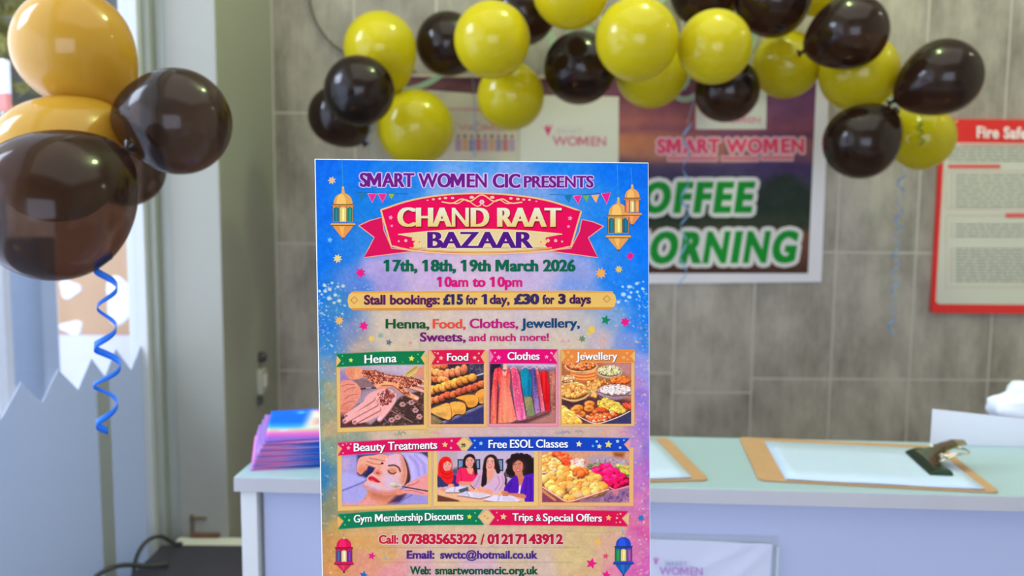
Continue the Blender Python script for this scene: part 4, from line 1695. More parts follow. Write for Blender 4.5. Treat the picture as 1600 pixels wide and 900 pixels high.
# ---- watercolour background
bg = Canvas(489, 245, 1020, 1013, 531, (200, 180, 180))
ctrl = [
    (492, 250, 0, 104, 226), (560, 255, 0, 112, 228), (640, 256, 28, 128, 228), (750, 260, 74, 150, 226), (870, 260, 30, 132, 232), (960, 256, 0, 112, 230), (1013, 256, 0, 108, 228),
    (600, 285, 30, 130, 222), (700, 300, 130, 170, 220), (750, 292, 160, 180, 224), (830, 298, 120, 160, 220), (900, 310, 60, 140, 222),
    (495, 330, 0, 108, 226), (575, 320, 14, 124, 216), (585, 370, 40, 130, 214), (500, 400, 0, 112, 226), (545, 395, 30, 122, 216), (560, 440, 90, 130, 206),
    (940, 330, 30, 130, 224), (1010, 330, 0, 112, 232), (935, 375, 30, 130, 226), (1010, 400, 0, 118, 236), (960, 440, 30, 128, 230), (1010, 460, 10, 120, 230),
    (600, 420, 186, 160, 210), (660, 410, 214, 178, 210), (750, 405, 220, 186, 208), (850, 412, 214, 184, 210), (905, 425, 150, 160, 216),
    (600, 445, 170, 150, 206), (680, 440, 206, 172, 212), (750, 440, 220, 186, 208), (830, 440, 206, 178, 214), (900, 446, 130, 154, 218),
    (500, 460, 8, 110, 214), (530, 480, 60, 130, 190), (505, 510, 30, 120, 206), (500, 545, 50, 130, 200), (540, 520, 130, 140, 180), (560, 545, 190, 165, 150),
    (600, 500, 216, 190, 168), (680, 495, 220, 192, 172), (760, 495, 218, 194, 184), (850, 495, 214, 190, 182), (910, 500, 200, 186, 178), (950, 500, 130, 160, 200), (985, 500, 50, 132, 224), (1008, 500, 10, 122, 230),
    (620, 538, 216, 190, 160), (760, 542, 220, 196, 174), (880, 538, 216, 192, 168), (940, 530, 206, 178, 180), (980, 535, 130, 150, 210), (1008, 540, 60, 134, 222),
    (500, 580, 70, 142, 190), (515, 580, 140, 150, 160), (500, 620, 110, 146, 150), (514, 620, 170, 160, 120), (500, 660, 150, 150, 120), (516, 670, 190, 165, 120),
    (500, 700, 80, 142, 160), (514, 700, 140, 156, 130), (502, 740, 44, 120, 170), (516, 745, 110, 140, 150), (502, 780, 90, 130, 150), (518, 780, 150, 140, 100),
    (504, 815, 150, 140, 110), (520, 830, 200, 160, 90), (504, 850, 196, 142, 80), (520, 860, 210, 150, 84), (506, 890, 210, 140, 80), (530, 895, 226, 150, 86), (506, 950, 214, 130, 90), (506, 1005, 200, 110, 110),
    (667, 610, 226, 190, 120), (668, 650, 226, 190, 130), (760, 610, 226, 180, 160), (873, 610, 226, 170, 170), (600, 678, 216, 184, 160), (700, 676, 222, 180, 170), (790, 676, 214, 176, 176), (900, 674, 214, 178, 160), (960, 674, 220, 170, 160),
    (998, 570, 150, 150, 216), (1009, 580, 160, 150, 220), (998, 610, 190, 140, 200), (1009, 620, 150, 120, 210), (998, 650, 186, 130, 196), (1009, 660, 160, 120, 206), (998, 700, 200, 140, 196), (1009, 700, 150, 116, 200), (998, 740, 206, 120, 190), (1010, 740, 170, 100, 190),
    (998, 780, 220, 120, 170), (1010, 780, 200, 110, 180), (1000, 820, 226, 110, 150), (1010, 830, 220, 90, 160), (1000, 860, 226, 120, 170), (1012, 870, 210, 90, 180), (1000, 895, 226, 100, 170), (1012, 900, 206, 90, 180), (1000, 960, 220, 90, 170), (1012, 1005, 200, 90, 180),
    (560, 835, 222, 170, 110), (620, 830, 224, 182, 140), (700, 826, 226, 186, 150), (760, 826, 222, 186, 150), (850, 826, 222, 186, 140), (930, 830, 220, 186, 130), (970, 835, 222, 180, 140),
    (590, 855, 224, 168, 110), (690, 862, 222, 186, 156), (800, 862, 220, 188, 156), (900, 862, 220, 188, 130), (950, 862, 222, 170, 140),
    (570, 890, 230, 150, 120), (610, 895, 236, 150, 150), (660, 886, 226, 170, 176), (750, 886, 222, 178, 186), (850, 886, 220, 186, 166), (920, 890, 222, 178, 130), (955, 895, 232, 130, 160),
    (600, 960, 236, 150, 160), (750, 960, 226, 170, 180), (900, 960, 226, 160, 150), (750, 1005, 226, 170, 170), (600, 1005, 226, 150, 150), (900, 1005, 226, 140, 150)]
cp = np.array(ctrl, float)
wx_ = bg.X + (vnoise(bg.X, bg.Y, 38, 11) - .5) * 26
wy_ = bg.Y + (vnoise(bg.X, bg.Y, 38, 12) - .5) * 26
num = np.zeros(bg.img.shape)
den = np.zeros(bg.X.shape)
for x, y, r, g, b_ in cp:
    w = 1.0 / (((wx_ - x) ** 2 + (wy_ - y) ** 2) + 60) ** 1.9
    num += w[..., None] * np.array((r, g, b_))
    den += w
bg.img = num / den[..., None]
bg.grain(9, 9, 21)
bg.grain(6, 3.2, 23)
# glitter dots drifting in from the sides
q_ = np.random.RandomState(3)
for _ in range(950):
    side = q_.rand()
    if side < .45:
        x = 494 + abs(q_.normal()) * (26 if q_.rand() < .7 else 60)
        y = q_.uniform(440, 560) if q_.rand() < .45 else q_.uniform(560, 1005)
    elif side < .9:
        x = 1013 - abs(q_.normal()) * (14 if q_.rand() < .6 else 45)
        y = q_.uniform(440, 560) if q_.rand() < .35 else q_.uniform(560, 1005)
    else:
        x, y = q_.uniform(545, 960), q_.choice((q_.uniform(515, 545), q_.uniform(825, 1000)))
    c_ = [(236, 226, 200), (200, 190, 236), (240, 206, 150), (150, 190, 236), (240, 170, 200), (110, 150, 180), (226, 120, 170), (214, 170, 96)][q_.randint(8)]
    if y < 500:
        c_ = [(190, 220, 240), (224, 226, 206), (150, 200, 230)][q_.randint(3)]
    bg.ell(x, y, 1.6 * q_.uniform(.4, 1.2), 1.4 * q_.uniform(.5, 1.1), c_, soft=1.2, a=q_.uniform(.3, .8))
for x, y, r in ((507, 446, 3), (515, 452, 3.2), (519, 442, 2.2), (524, 461, 3), (514, 466, 3.4), (530, 470, 3.4), (503, 460, 2), (528, 448, 2.5), (536, 447, 3), (522, 473, 2.5), (499, 455, 2.4), (508, 455, 3),
                (995, 443, 2.8), (1004, 451, 2.4), (1005, 440, 1.5), (983, 448, 3.2), (974, 460, 3.8), (983, 464, 3), (986, 457, 2.4), (996, 456, 2.4), (973, 448, 2), (966, 472, 3), (978, 470, 2)):
    bg.ell(x, y, r, r * .85, (206, 228, 240) if x > 700 else (222, 222, 206), soft=1.5, a=.85)
# faint sprigs between the picture rows, ruled lines between the contact lines
for x, y, c_ in ((628, 676, (110, 120, 96)), (622, 679, (140, 140, 110)), (884, 675, (110, 112, 160)), (905, 674, (130, 130, 120)), (940, 676, (236, 176, 80)), (973, 675, (230, 100, 150)), (680, 676, (220, 120, 150)), (575, 680, (200, 160, 120)), (920, 675, (210, 180, 120)), (874, 677, (140, 140, 170))):
    for k in range(4):
        bg.ell(x + (k - 1.5) * 3.2, y + (k % 2) * 1.6 - .8, 2.2, 1.1, c_, rot=(k - 1.5) * .6, soft=1.3, a=.6)
for y0_, x0_, x1_ in ((855.5, 592, 905), (878.5, 600, 895)):
    for x in np.arange(x0_, x1_, 3.0):
        bg.ell(x, y0_, 1.3, .6, (150, 110, 110), soft=1, a=.4)
for pts in ([(530, 832), (600, 828), (660, 830)], [(840, 827), (930, 832), (985, 829)]):
    bg.line(pts, 1.2, (196, 140, 100), a=.4, sm=5)
bg.ell(560, 845, 26, 10, (226, 150, 70), soft=18, a=.5)
bg.img = np.clip(bg.img, 0, 255)
V = pmap(bg.X, bg.Y, np.zeros(bg.X.shape))
lc = (V - np.array(T3)) @ np.array(M3)           # -> (u, -h, -v)
lc[..., 0] = np.clip(lc[..., 0], .0008, PW - .0007)
lc[..., 2] = np.clip(lc[..., 2], -PH + .001, -.0008)
lc[..., 1] = -.0001
grid_mesh('painted_ground', lc @ np.array(M3).T + np.array(T3), bg.img, M_ink, poster)

# ---- printing layers (metres above the board)
H1, H2, H3, H4, H5, H6 = .00018, .00030, .00042, .00054, .00066, .00078


def flat():
    return Flat(pmap)


# stall price bar
f = flat()
bar = [(543, 470), (545, 460), (552, 455.5), (640, 455), (760, 454.5), (900, 454), (955, 455.5), (961, 461), (963, 470), (960, 479), (952, 483.5), (760, 484.5), (600, 485.5), (553, 485), (545, 480)]
f.shape(bar, (240, 190, 100), H1)
f.shape([(549, 455.8), (750, 454.8), (957, 455), (958, 457.4), (750, 457), (549, 458.2)], (236, 162, 74), H2)
f.shape([(549, 481.5), (750, 480.5), (957, 480), (956, 484), (750, 484.5), (550, 485)], (222, 142, 62), H2)
for x, y in ((553.5, 469), (948, 467)):
    f.line([(x - 5.5, y), (x, y - 5.5), (x + 5.5, y), (x, y + 5.5), (x - 5.5, y)], 1.1, (206, 110, 50), H3)
f.text('Stall bookings:', 569, 687, 475.5, 475, 14, (92, 20, 84), H4, .03, smear=.25)
f.text('£15', 692.5, 723, 475, 475, 14.5, (52, 40, 92), H4, .045, smear=.5)
f.text('for', 728, 746, 475, 475, 13.5, (60, 32, 84), H4, .03, smear=.2)
f.text('1', 752.5, 760.5, 474.5, 474.5, 14, (52, 40, 92), H4, .045, smear=.3)
f.text('day,', 765, 796, 474.5, 474.5, 13.5, (70, 30, 84), H4, .03, smear=.2)
f.text('£30', 803, 842, 474.5, 474.5, 14.5, (52, 40, 92), H4, .045, smear=.5)
f.text('for', 847.5, 866, 474.5, 474.5, 13.5, (60, 32, 84), H4, .03, smear=.2)
f.text('3', 872.5, 883.5, 474, 474, 14, (52, 30, 74), H4, .045, smear=.4)
f.text('days', 889.5, 923, 474, 474, 13.5, (70, 26, 74), H4, .03, smear=.2)
f.build('price_bar', M_ink, poster)

# title ribbon
f = flat()
PINK, PINK2, CREAM, EDGE = (236, 0, 84), (222, 8, 84), (236, 206, 148), (246, 190, 128)
tail_l = [(560.5, 352.5), (578, 344.5), (597, 339.5), (600, 360), (612, 388), (640, 391), (690, 391), (640, 393.5), (600, 398.5), (568.5, 402.5), (577, 386), (584.8, 371)]
tail_r = [(943, 353.5), (926, 346.5), (909, 343), (905, 362), (892, 388), (860, 391), (815, 391), (870, 394), (905, 398.5), (934, 402.5), (926, 386), (919, 371.5)]
for tl in (tail_l, tail_r):
    f.shape(tl, PINK2, H1)
    f.line(tl + [tl[0]], 1.6, (246, 160, 150), H2)
med = catmull([(595, 328), (640, 313.5), (690, 305), (748.6, 302), (808, 305.5), (858, 314), (908, 330)], 6)
medb = catmull([(892, 385), (858, 391.5), (800, 395.6), (748.6, 396.6), (690, 395.5), (640, 390.5), (611, 384)], 6)
mshape = [tuple(p) for p in med] + [tuple(p) for p in medb]
f.shape(mshape, PINK, H2)
f.line(mshape + [mshape[0]], 2.6, EDGE, H3)
# cream lens carrying the second word
lt = catmull([(622, 366.5), (680, 361), (748.6, 358.5), (815, 360.5), (878, 366)], 6)
lb2 = catmull([(862, 387), (815, 392), (748.6, 394), (682, 392), (640, 387)], 6)
f.shape([tuple(p) for p in lt] + [tuple(p) for p in catmull([(853, 371), (850, 380), (856, 388)], 3)] + [tuple(p) for p in lb2] + [tuple(p) for p in catmull([(644, 388), (650, 380), (648, 372)], 3)], CREAM, H3)
f.line(lt, 1.8, (250, 216, 150), H4)
f.line(lb2, 2.2, (232, 168, 92), H4)
for x, y, r in ((652, 376, 4), (649, 381, 3), (646, 374, 2.6), (656, 379, 2.6), (843, 376, 4), (850, 378, 4.2), (856, 376, 2.8), (846, 380, 2.4)):
    for k in range(5):
        a_ = k * 2 * math.pi / 5
        f.fan(x + r * .6 * math.cos(a_), y + r * .6 * math.sin(a_), r * .5, r * .5, (250, 204, 140), H4, 10)
for x, y, r in ((634, 376, 2.4), (623, 377, 1.5), (868, 376, 2.6), (878, 377.5, 1.6)):
    f.fan(x, y, r, r, (252, 178, 180), H4, 12)
for x, y in ((655, 378), (845, 378)):
    f.fan(x, y, 1.1, 1.1, (176, 110, 50), H5, 8)
# scroll ornament
orn = (252, 206, 138)
f.line([(690, 315.5), (707, 317.5), (721, 311), (735, 314.5), (752.8, 304.5), (771, 314.5), (785, 311), (798, 317.5), (816, 316)], 1.9, orn, H4, 5)
f.line([(706, 317), (715, 318), (728, 312), (744, 322), (752, 320)], 1.5, orn, H4, 5)
f.line([(800, 317), (791, 318), (778, 312), (762, 322), (754, 320)], 1.5, orn, H4, 5)
for x, y, r in ((737, 308.5, 3), (769, 308.5, 3), (696, 309.5, 2.4), (707, 309.5, 2.2), (798, 310, 2.4), (809, 311, 2.4), (818, 312, 2.1), (827, 312.5, 1.9), (687, 310.5, 2), (677, 311.5, 2), (668, 313, 1.3), (838, 314.5, 1.2)):
    f.fan(x, y, r * 1.2, r * .8, (252, 190, 160), H4, 12)
for k in range(6):
    a_ = k * math.pi / 3
    f.fan(752.8 + 2.4 * math.cos(a_), 315.8 + 2.4 * math.sin(a_), 1.7, 1.7, (250, 190, 200), H4, 10)
for x, y, r in ((610.5, 340, 3), (612, 353, 2), (890.5, 341, 3.2), (888, 354, 2.2)):
    f.star(x, y, r * 1.3, (252, 150, 190), H4, 5, .5, .2)
f.text('CHAND RAAT', 623, 875, 354, 354.5, 29.5, (240, 204, 120), H5, .0, smear=2.3, grad=(240, 232, 206), shadow=(1.2, 1.8, (150, 0, 50)))
f.text('BAZAAR', 669.5, 831, 387.5, 387.5, 25, (84, 16, 126), H5, .004, smear=2.1, halo=(1.6, (246, 226, 190)))
f.build('title_ribbon', M_ink, poster)


def lantern(name, cx, top, dome0, dome1, hw_d, body1, hw_b, brim, hw_r, tip, cols, str_top=None):
    dome, lit, pane1, pane2, base_, dark = cols
    f = flat()
    if str_top is not None:
        f.line([(cx - 2, str_top), (cx, top)], .9, (60, 160, 190), H1)
    f.fan(cx, top + 2.2, 1.9, 2.1, (226, 190, 110), H3, 12)
    f.shape([(cx - 1.5, top + 3), (cx + 1.5, top + 3), (cx + 3.2, dome0 + 1.5), (cx - 3.2, dome0 + 1.5)], dome, H2)
    arc = [(cx - hw_d * .82 * math.cos(a_), dome1 - (dome1 - dome0) * math.sin(a_) ** .85) for a_ in np.linspace(0, math.pi, 16)]
    f.shape(arc, dome, H2)
    f.shape([(p[0] * .5 + cx * .5 - hw_d * .16, p[1] + 1) for p in arc], tuple(min(255, c * 1.12 + 8) for c in dome), H3)
    f.shape([(cx - hw_d, dome1), (cx + hw_d, dome1), (cx + hw_d * .9, dome1 + 3.4), (cx - hw_d * .9, dome1 + 3.4)], tuple(c * .84 for c in dome), H3)
    f.line([(cx - hw_d, dome1 + .4), (cx + hw_d, dome1 + .4)], .9, dark, H4)
    f.shape([(cx - hw_b, dome1 + 3), (cx + hw_b, dome1 + 3), (cx + hw_b, body1), (cx - hw_b, body1)], base_, H2)
    for a_, b_, c_ in ((-.92, -.42, pane1), (-.32, .32, lit), (.42, .92, pane2)):
        f.shape([(cx + hw_b * a_, dome1 + 6.2), (cx + hw_b * (a_ + b_) / 2, dome1 + 4.2), (cx + hw_b * b_, dome1 + 6.2), (cx + hw_b * b_, body1 - .6), (cx + hw_b * a_, body1 - .6)], c_, H3)
        f.shape([(cx + hw_b * (a_ * .6 + b_ * .4), dome1 + 7), (cx + hw_b * (a_ * .3 + b_ * .7), dome1 + 7), (cx + hw_b * (a_ * .3 + b_ * .7), body1 - 2), (cx + hw_b * (a_ * .6 + b_ * .4), body1 - 2)], tuple(min(255, c * 1.1 + 18) for c in c_), H4)
    for s_ in (-1, -.37, .37, 1):
        f.line([(cx + hw_b * s_, dome1 + 3), (cx + hw_b * s_, body1)], .8, dark, H5)
    f.shape([(cx - hw_r * .92, brim - 3.2), (cx + hw_r * .92, brim - 3.2), (cx + hw_r, brim + .6), (cx - hw_r, brim + .6)], dome, H3)
    f.line([(cx - hw_r, brim + .5), (cx + hw_r, brim + .5)], 1.1, dark, H4)
    f.shape([(cx - hw_r * .8, brim + 1), (cx + hw_r * .8, brim + 1), (cx + hw_r * .5, brim + (tip - brim) * .42), (cx + 1.2, tip - 2), (cx - 1.2, tip - 2), (cx - hw_r * .5, brim + (tip - brim) * .42)], base_, H3)
    f.shape([(cx - hw_r * .3, brim + 1.5), (cx + hw_r * .1, brim + 1.5), (cx, tip - 4), (cx - hw_r * .2, brim + (tip - brim) * .45)], tuple(min(255, c * 1.12 + 8) for c in base_), H4)
    f.fan(cx, tip - 1.2, 1.6, 1.7, dark, H4, 10)
    f.build(name, M_ink, poster)


gold = (232, 166, 84)
teal = (16, 110, 120)
brown = (110, 70, 40)
lantern('lantern', 987.6, 288, 295, 309, 14, 332, 11, 336, 15.5, 353, ((236, 160, 84), (226, 200, 130), (236, 130, 90), (236, 150, 90), (236, 140, 80), brown), 262)
lantern('lantern', 536, 291, 302, 319, 18, 347, 16, 352, 20, 374, (gold, (228, 206, 120), teal, (20, 130, 110), (236, 150, 70), brown), 249)
lantern('lantern', 966, 308, 318, 336, 18.5, 364.5, 16.5, 371, 20.5, 392.5, (gold, (226, 200, 110), teal, (12, 100, 130), (234, 160, 80), brown), 254)
lantern('lantern', 537.5, 838, 841, 855, 14.5, 878, 12.5, 881, 15.5, 895, ((226, 18, 82), (240, 206, 150), (46, 90, 140), (120, 40, 150), (214, 40, 84), (120, 20, 40)), 834)
lantern('lantern', 974, 835, 839, 853, 14.5, 877, 13, 880.5, 16.5, 900, ((30, 70, 190), (240, 206, 120), (30, 140, 70), (150, 70, 150), (30, 90, 170), (60, 50, 90)), 824)

# bunting
f = flat()
f.line([(556, 300.3), (585, 301.2), (612, 302.6), (638, 303)], .9, (30, 100, 150), H1, 4)
for x, w, h_, c_ in ((565, 6, 13, (28, 120, 170)), (581.5, 7, 14, (236, 40, 140)), (597.5, 7, 14, (236, 40, 140)), (611.5, 5, 9, (150, 176, 70))):
    f.shape([(x - w, 302.5), (x + w, 303), (x, 302.5 + h_)], c_, H2)
    if c_[0] > 200:
        f.line([(x - w, 302.5), (x + w, 303), (x, 302.5 + h_), (x - w, 302.5)], .9, (244, 150, 200), H3)
f.build('bunting', M_ink, poster)
f = flat()
f.line([(858, 303.5), (888, 304.5), (922, 303.5), (954, 300.3)], .9, (30, 100, 150), H1, 4)
for x, w, h_, c_, y_ in ((887.5, 6.5, 12, (20, 120, 170), 305), (902, 6.5, 14, (236, 40, 140), 305.5), (915.5, 5.5, 10, (110, 176, 90), 305.5), (930, 6, 12.5, (238, 186, 90), 304.5), (946.5, 7.5, 17.5, (236, 30, 140), 301.5)):
    f.shape([(x - w, y_ + .8), (x + w, y_ - .6), (x + w * .2, y_ + h_)], c_, H2)
    if c_[0] > 235 or c_[1] < 60:
        f.line([(x - w, y_ + .8), (x + w, y_ - .6), (x + w * .2, y_ + h_), (x - w, y_ + .8)], .9, (244, 150, 200), H3)
f.build('bunting', M_ink, poster)

# loose stars
OR, PK, YL = (240, 180, 96), (238, 24, 130), (240, 200, 110)
for x, y, r, c_, n in ((518.6, 282, 6.8, (232, 190, 140), 7), (527.5, 404, 7.5, (238, 210, 140), 8), (563.3, 426.5, 8.6, PK, 7), (515.5, 375, 5, (110, 190, 240), 5), (530, 501, 7.8, OR, 9), (568.3, 509.3, 8, PK, 6),
                       (607.7, 535, 5.8, (90, 116, 120), 5), (580.5, 529, 6.5, (236, 196, 100), 8), (594.6, 524, 5.5, (150, 176, 150), 6), (641, 536, 3.5, (236, 140, 160), 6),
                       (984.7, 400, 7, PK, 7), (966.8, 420.8, 6.5, (230, 196, 90), 8), (938.8, 427, 9.5, (246, 170, 80), 9), (946.3, 500, 8.4, (16, 130, 90), 5), (976.7, 503, 8.4, PK, 6),
                       (924, 515.5, 8, (240, 196, 90), 8), (909.6, 529.5, 6, (110, 140, 100), 6), (878.5, 533, 3.4, (236, 150, 180), 6), (888.5, 532.5, 3.4, (236, 150, 180), 6), (941, 533, 4, (244, 170, 130), 6), (919.5, 521, 4, (236, 200, 110), 6),
                       (581, 868.5, 7, PK, 5), (568, 898.5, 7.5, (30, 110, 190), 5), (934, 847, 8, (244, 182, 100), 5), (946.5, 869, 5.5, (232, 70, 110), 5), (924, 880.5, 9.5, PK, 5), (947, 898.5, 8, PK, 5), (1001.5, 809.5, 6.2, (40, 120, 190), 7), (602, 872, 3.5, (170, 170, 170), 5)):
    f = flat()
    f.star(x, y, r, c_, H1, n, .55 if n > 5 else .45, .25)
    f.build('star', M_ink, poster)

# ---- seven pictures, each in a printed frame
M_pic = print_mat('picture_ink', .62, .12)


def picture(corners, cv, frame_pts, frame_col, edge_col):
    """corners: TL, TR, BR, BL in the photograph"""
    f = flat()
    f.shape(frame_pts, frame_col, H1)
    n = len(frame_pts)
    f.line(list(frame_pts) + [frame_pts[0]], 1.3, edge_col, H2)
    f.line(list(corners) + [corners[0]], 1.0, edge_col, H2)
    fo = f.build('picture_frame', M_ink, poster)
    s_, t_ = np.meshgrid(np.linspace(0, 1, cv.w), np.linspace(0, 1, cv.h))
    TL, TR, BR, BL = [np.array(c, float) for c in corners]
    P = (TL[None, None] * ((1 - s_) * (1 - t_))[..., None] + TR[None, None] * (s_ * (1 - t_))[..., None] + BR[None, None] * (s_ * t_)[..., None] + BL[None, None] * ((1 - s_) * t_)[..., None])
    im = (cv.img * np.array((1.03, .965, 1.0)) - 118) * 1.09 + 115
    gm = im.mean(-1, keepdims=True)
    cv.img = gm + (im - gm) * 1.05
    grid_mesh('picture', pmap(P[..., 0], P[..., 1], np.full(s_.shape, H3)), np.clip(cv.img, 0, 255), M_pic, fo)


SK, SK2, SKD = (228, 158, 122), (236, 176, 140), (176, 100, 72)
# 1 henna
cv = Canvas(75, 200, 915, 830, 270, (170, 150, 156))
cv.poly([(75, 200), (915, 200), (915, 330), (700, 320), (300, 240), (75, 240)], (196, 182, 190), soft=20)
cv.poly([(75, 260), (150, 300), (180, 360), (75, 400)], (150, 132, 184), soft=14)
cv.poly([(200, 340), (420, 340), (450, 430), (300, 520), (220, 440)], (140, 112, 112), soft=12)
cv.poly([(300, 470), (450, 440), (450, 560), (240, 640)], (160, 146, 160), soft=14)
cv.poly([(560, 650), (680, 540), (915, 470), (915, 830), (360, 830)], (72, 54, 48), soft=8)
cv.poly([(75, 680), (150, 700), (420, 830), (75, 830)], (84, 56, 48), soft=10)
cv.specks([(580, 650), (700, 540), (915, 480), (915, 830), (500, 830)], 150, 13, [(150, 100, 96), (110, 96, 66), (190, 150, 140), (60, 70, 56), (150, 70, 60)], 2)
for x, y in ((650, 745), (830, 680), (590, 770), (870, 745), (700, 615), (790, 600)):
    for k in range(6):
        cv.ell(x + 22 * math.cos(k), y + 18 * math.sin(k), 13, 10, (220, 170, 160), a=.8)
    cv.ell(x, y, 9, 9, (150, 90, 60))
cv.line([(560, 660), (800, 800)], 12, (150, 110, 96))
cv.line([(480, 720), (560, 800)], 10, (120, 96, 130))
# forearm and cup behind
cv.poly([(715, 320), (800, 240), (850, 225), (865, 270), (830, 330), (780, 350)], (206, 180, 110), soft=2, sm=4)
cv.line([(740, 310), (840, 240)], 8, (150, 120, 60))
cv.line([(770, 330), (850, 270)], 6, (236, 214, 150))
cv.poly([(820, 340), (870, 240), (915, 235), (915, 360)], (214, 150, 122), soft=5)
cv.poly([(130, 260), (150, 228), (275, 235), (310, 262), (300, 330), (190, 348), (140, 310)], SK, sm=5, soft=2)
cv.poly([(150, 228), (220, 235), (200, 345), (150, 320), (132, 270)], (206, 128, 92), soft=14, a=.5)
cv.line([(238, 240), (232, 290), (252, 330)], 12, (236, 176, 90), sm=4)
# decorated upper hand
cv.poly([(280, 252), (420, 260), (560, 310), (720, 330), (860, 368), (840, 420), (760, 450), (700, 500), (640, 470), (600, 430), (480, 465), (430, 430), (380, 375), (300, 315)], SK, sm=5, soft=2)
for a_, b_, w in (((760, 360), (915, 388), 30), ((770, 395), (915, 440), 30), ((740, 430), (912, 488), 30)):
    cv.line([(a_[0], a_[1] + 5), (b_[0], b_[1] + 5)], w, (150, 84, 66))
    cv.line([a_, b_], w - 4, SK2)
cv.line([(500, 398), (610, 408), (690, 468), (760, 520), (840, 560)], 50, (176, 104, 72), sm=5)
cv.line([(500, 392), (610, 400), (695, 462), (760, 512), (842, 556)], 42, (236, 170, 122), sm=5)
cv.ell(838, 556, 20, 9, (236, 206, 200), rot=.5)
cv.line([(440, 425), (500, 398), (560, 392)], 26, (240, 176, 128), sm=4)
q_ = np.random.RandomState(9)
reg = [(290, 258), (420, 262), (560, 312), (720, 334), (880, 372), (900, 430), (760, 440), (700, 440), (610, 385), (500, 380), (430, 420), (380, 370), (310, 315)]
rx_, ry_ = [p[0] for p in reg], [p[1] for p in reg]


def henna(reg, n, seed):
    q = np.random.RandomState(seed)
    rx_, ry_ = [p[0] for p in reg], [p[1] for p in reg]
    k = 0
    while k < n:
        x, y = q.uniform(min(rx_), max(rx_)), q.uniform(min(ry_), max(ry_))
        if inside(rx_, ry_, np.array([x]), np.array([y]))[0]:
            k += 1
            r = q.uniform(6, 17)
            a0 = q.uniform(0, 6.3)
            cv.line([(x + r * (1 - .1 * i) * math.cos(a0 + i * .75), y + r * (1 - .1 * i) * math.sin(a0 + i * .75)) for i in range(7)], q.uniform(4, 7), (112, 42, 30), a=.9)


henna(reg, 170, 4)
henna([(640, 440), (700, 440), (790, 520), (760, 530)], 16, 5)
cv.line([(300, 262), (430, 270), (560, 316), (720, 338), (880, 374)], 7, (120, 50, 36))
# fist holding the cone
cv.poly([(75, 390), (140, 352), (215, 370), (268, 420), (285, 478), (258, 560), (205, 620), (150, 680), (75, 700)], (226, 152, 126), sm=5, soft=2)
for p_ in ([(110, 470), (160, 440), (225, 430)], [(120, 540), (180, 505), (250, 500)], [(90, 610), (150, 575), (215, 565)], [(90, 410), (150, 395), (215, 400)]):
    cv.line(p_, 7, (166, 92, 76), sm=4, a=.8)
cv.ell(120, 640, 60, 34, (206, 120, 96), soft=20, a=.6)
cv.line([(285, 446), (350, 440), (430, 440)], 15, (70, 52, 52))
cv.line([(335, 438), (385, 438)], 8, (220, 206, 200))
# open lower hand, four fingers and thumb
cv.poly([(75, 690), (160, 690), (260, 600), (300, 680), (230, 800), (75, 830)], (90, 58, 54), soft=16, a=.8)
cv.poly([(330, 525), (440, 462), (560, 455), (625, 490), (640, 560), (600, 640), (520, 700), (430, 740), (330, 780), (250, 782), (300, 640)], (236, 176, 164), sm=5, soft=2)
for a_, b_, w in (((400, 545), (135, 712), 52), ((430, 600), (118, 762), 52), ((455, 650), (215, 772), 54)):
    cv.line([(a_[0] + 3, a_[1] + 7), (b_[0] + 3, b_[1] + 7)], w, (176, 108, 96))
    cv.line([a_, b_], w - 8, (236, 178, 166))
for x, y in ((136, 712), (120, 764), (222, 774)):
    cv.ell(x - 6, y + 2, 20, 11, (130, 96, 120), rot=-.5, a=.8)
cv.line([(610, 580), (560, 660), (470, 762)], 52, (176, 110, 100), sm=4)
cv.line([(612, 572), (558, 650), (470, 752)], 44, (236, 182, 172), sm=4)
cv.ell(466, 752, 16, 24, (226, 196, 210), rot=.7)
henna([(450, 500), (520, 462), (600, 480), (620, 540), (560, 610), (500, 620), (430, 590), (470, 540)], 75, 6)
cv.ell(560, 530, 40, 32, (130, 48, 40), soft=14, a=.45)
cv.grain(10, 22, 31)
picture([(531.5, 570.5), (662.3, 567), (662.3, 663.4), (532, 668.3)], cv, [(525.8, 562), (666.5, 556), (667, 670.3), (527, 675.5)], (238, 190, 108), (226, 168, 84))

# 2 food
cv = Canvas(55, 180, 583, 788, 200, (62, 52, 60))
cv.poly([(330, 180), (583, 180), (583, 330), (400, 260)], (70, 66, 86), soft=12)
cv.specks([(380, 190), (583, 200), (583, 300), (450, 290)], 60, 14, [(90, 90, 104), (50, 46, 60), (110, 100, 110)], 4)
cv.poly([(170, 788), (583, 600), (583, 788)], (60, 62, 104), soft=3)
cv.line([(110, 800), (330, 712), (590, 600)], 26, (110, 110, 140))
cv.line([(110, 790), (330, 702), (590, 592)], 8, (170, 170, 190))
for p_ in ([(480, 320), (590, 288)], [(490, 400), (590, 360)]):
    cv.line(p_, 12, (200, 206, 220))
cols_ = [(226, 140, 80), (232, 160, 90), (214, 120, 70)]


def skewer(a_, b_, n, rx, ry, cols, seed):
    q = np.random.RandomState(seed)
    rot = math.atan2(b_[1] - a_[1], b_[0] - a_[0])
    for k in range(n):
        u = k / (n - 1)
        x, y = a_[0] + (b_[0] - a_[0]) * u, a_[1] + (b_[1] - a_[1]) * u
        c_ = np.array(cols[q.randint(len(cols))]) * q.uniform(.9, 1.08)
        cv.ell(x, y + 14, rx * 1.05, ry, (60, 34, 26), rot=rot, soft=6, a=.7)
        cv.ell(x, y + q.uniform(-5, 5), rx * q.uniform(.9, 1.1), ry * q.uniform(.85, 1.1), c_, rot=rot + q.uniform(-.5, .5), soft=2, dome=.6)
        for m in range(7):
            cv.ell(x + q.uniform(-rx, rx) * .6, y + q.uniform(-ry, ry) * .6, 7, 4, c_ * q.choice((.6, .72, 1.15)), rot=q.uniform(0, 3), a=.6)


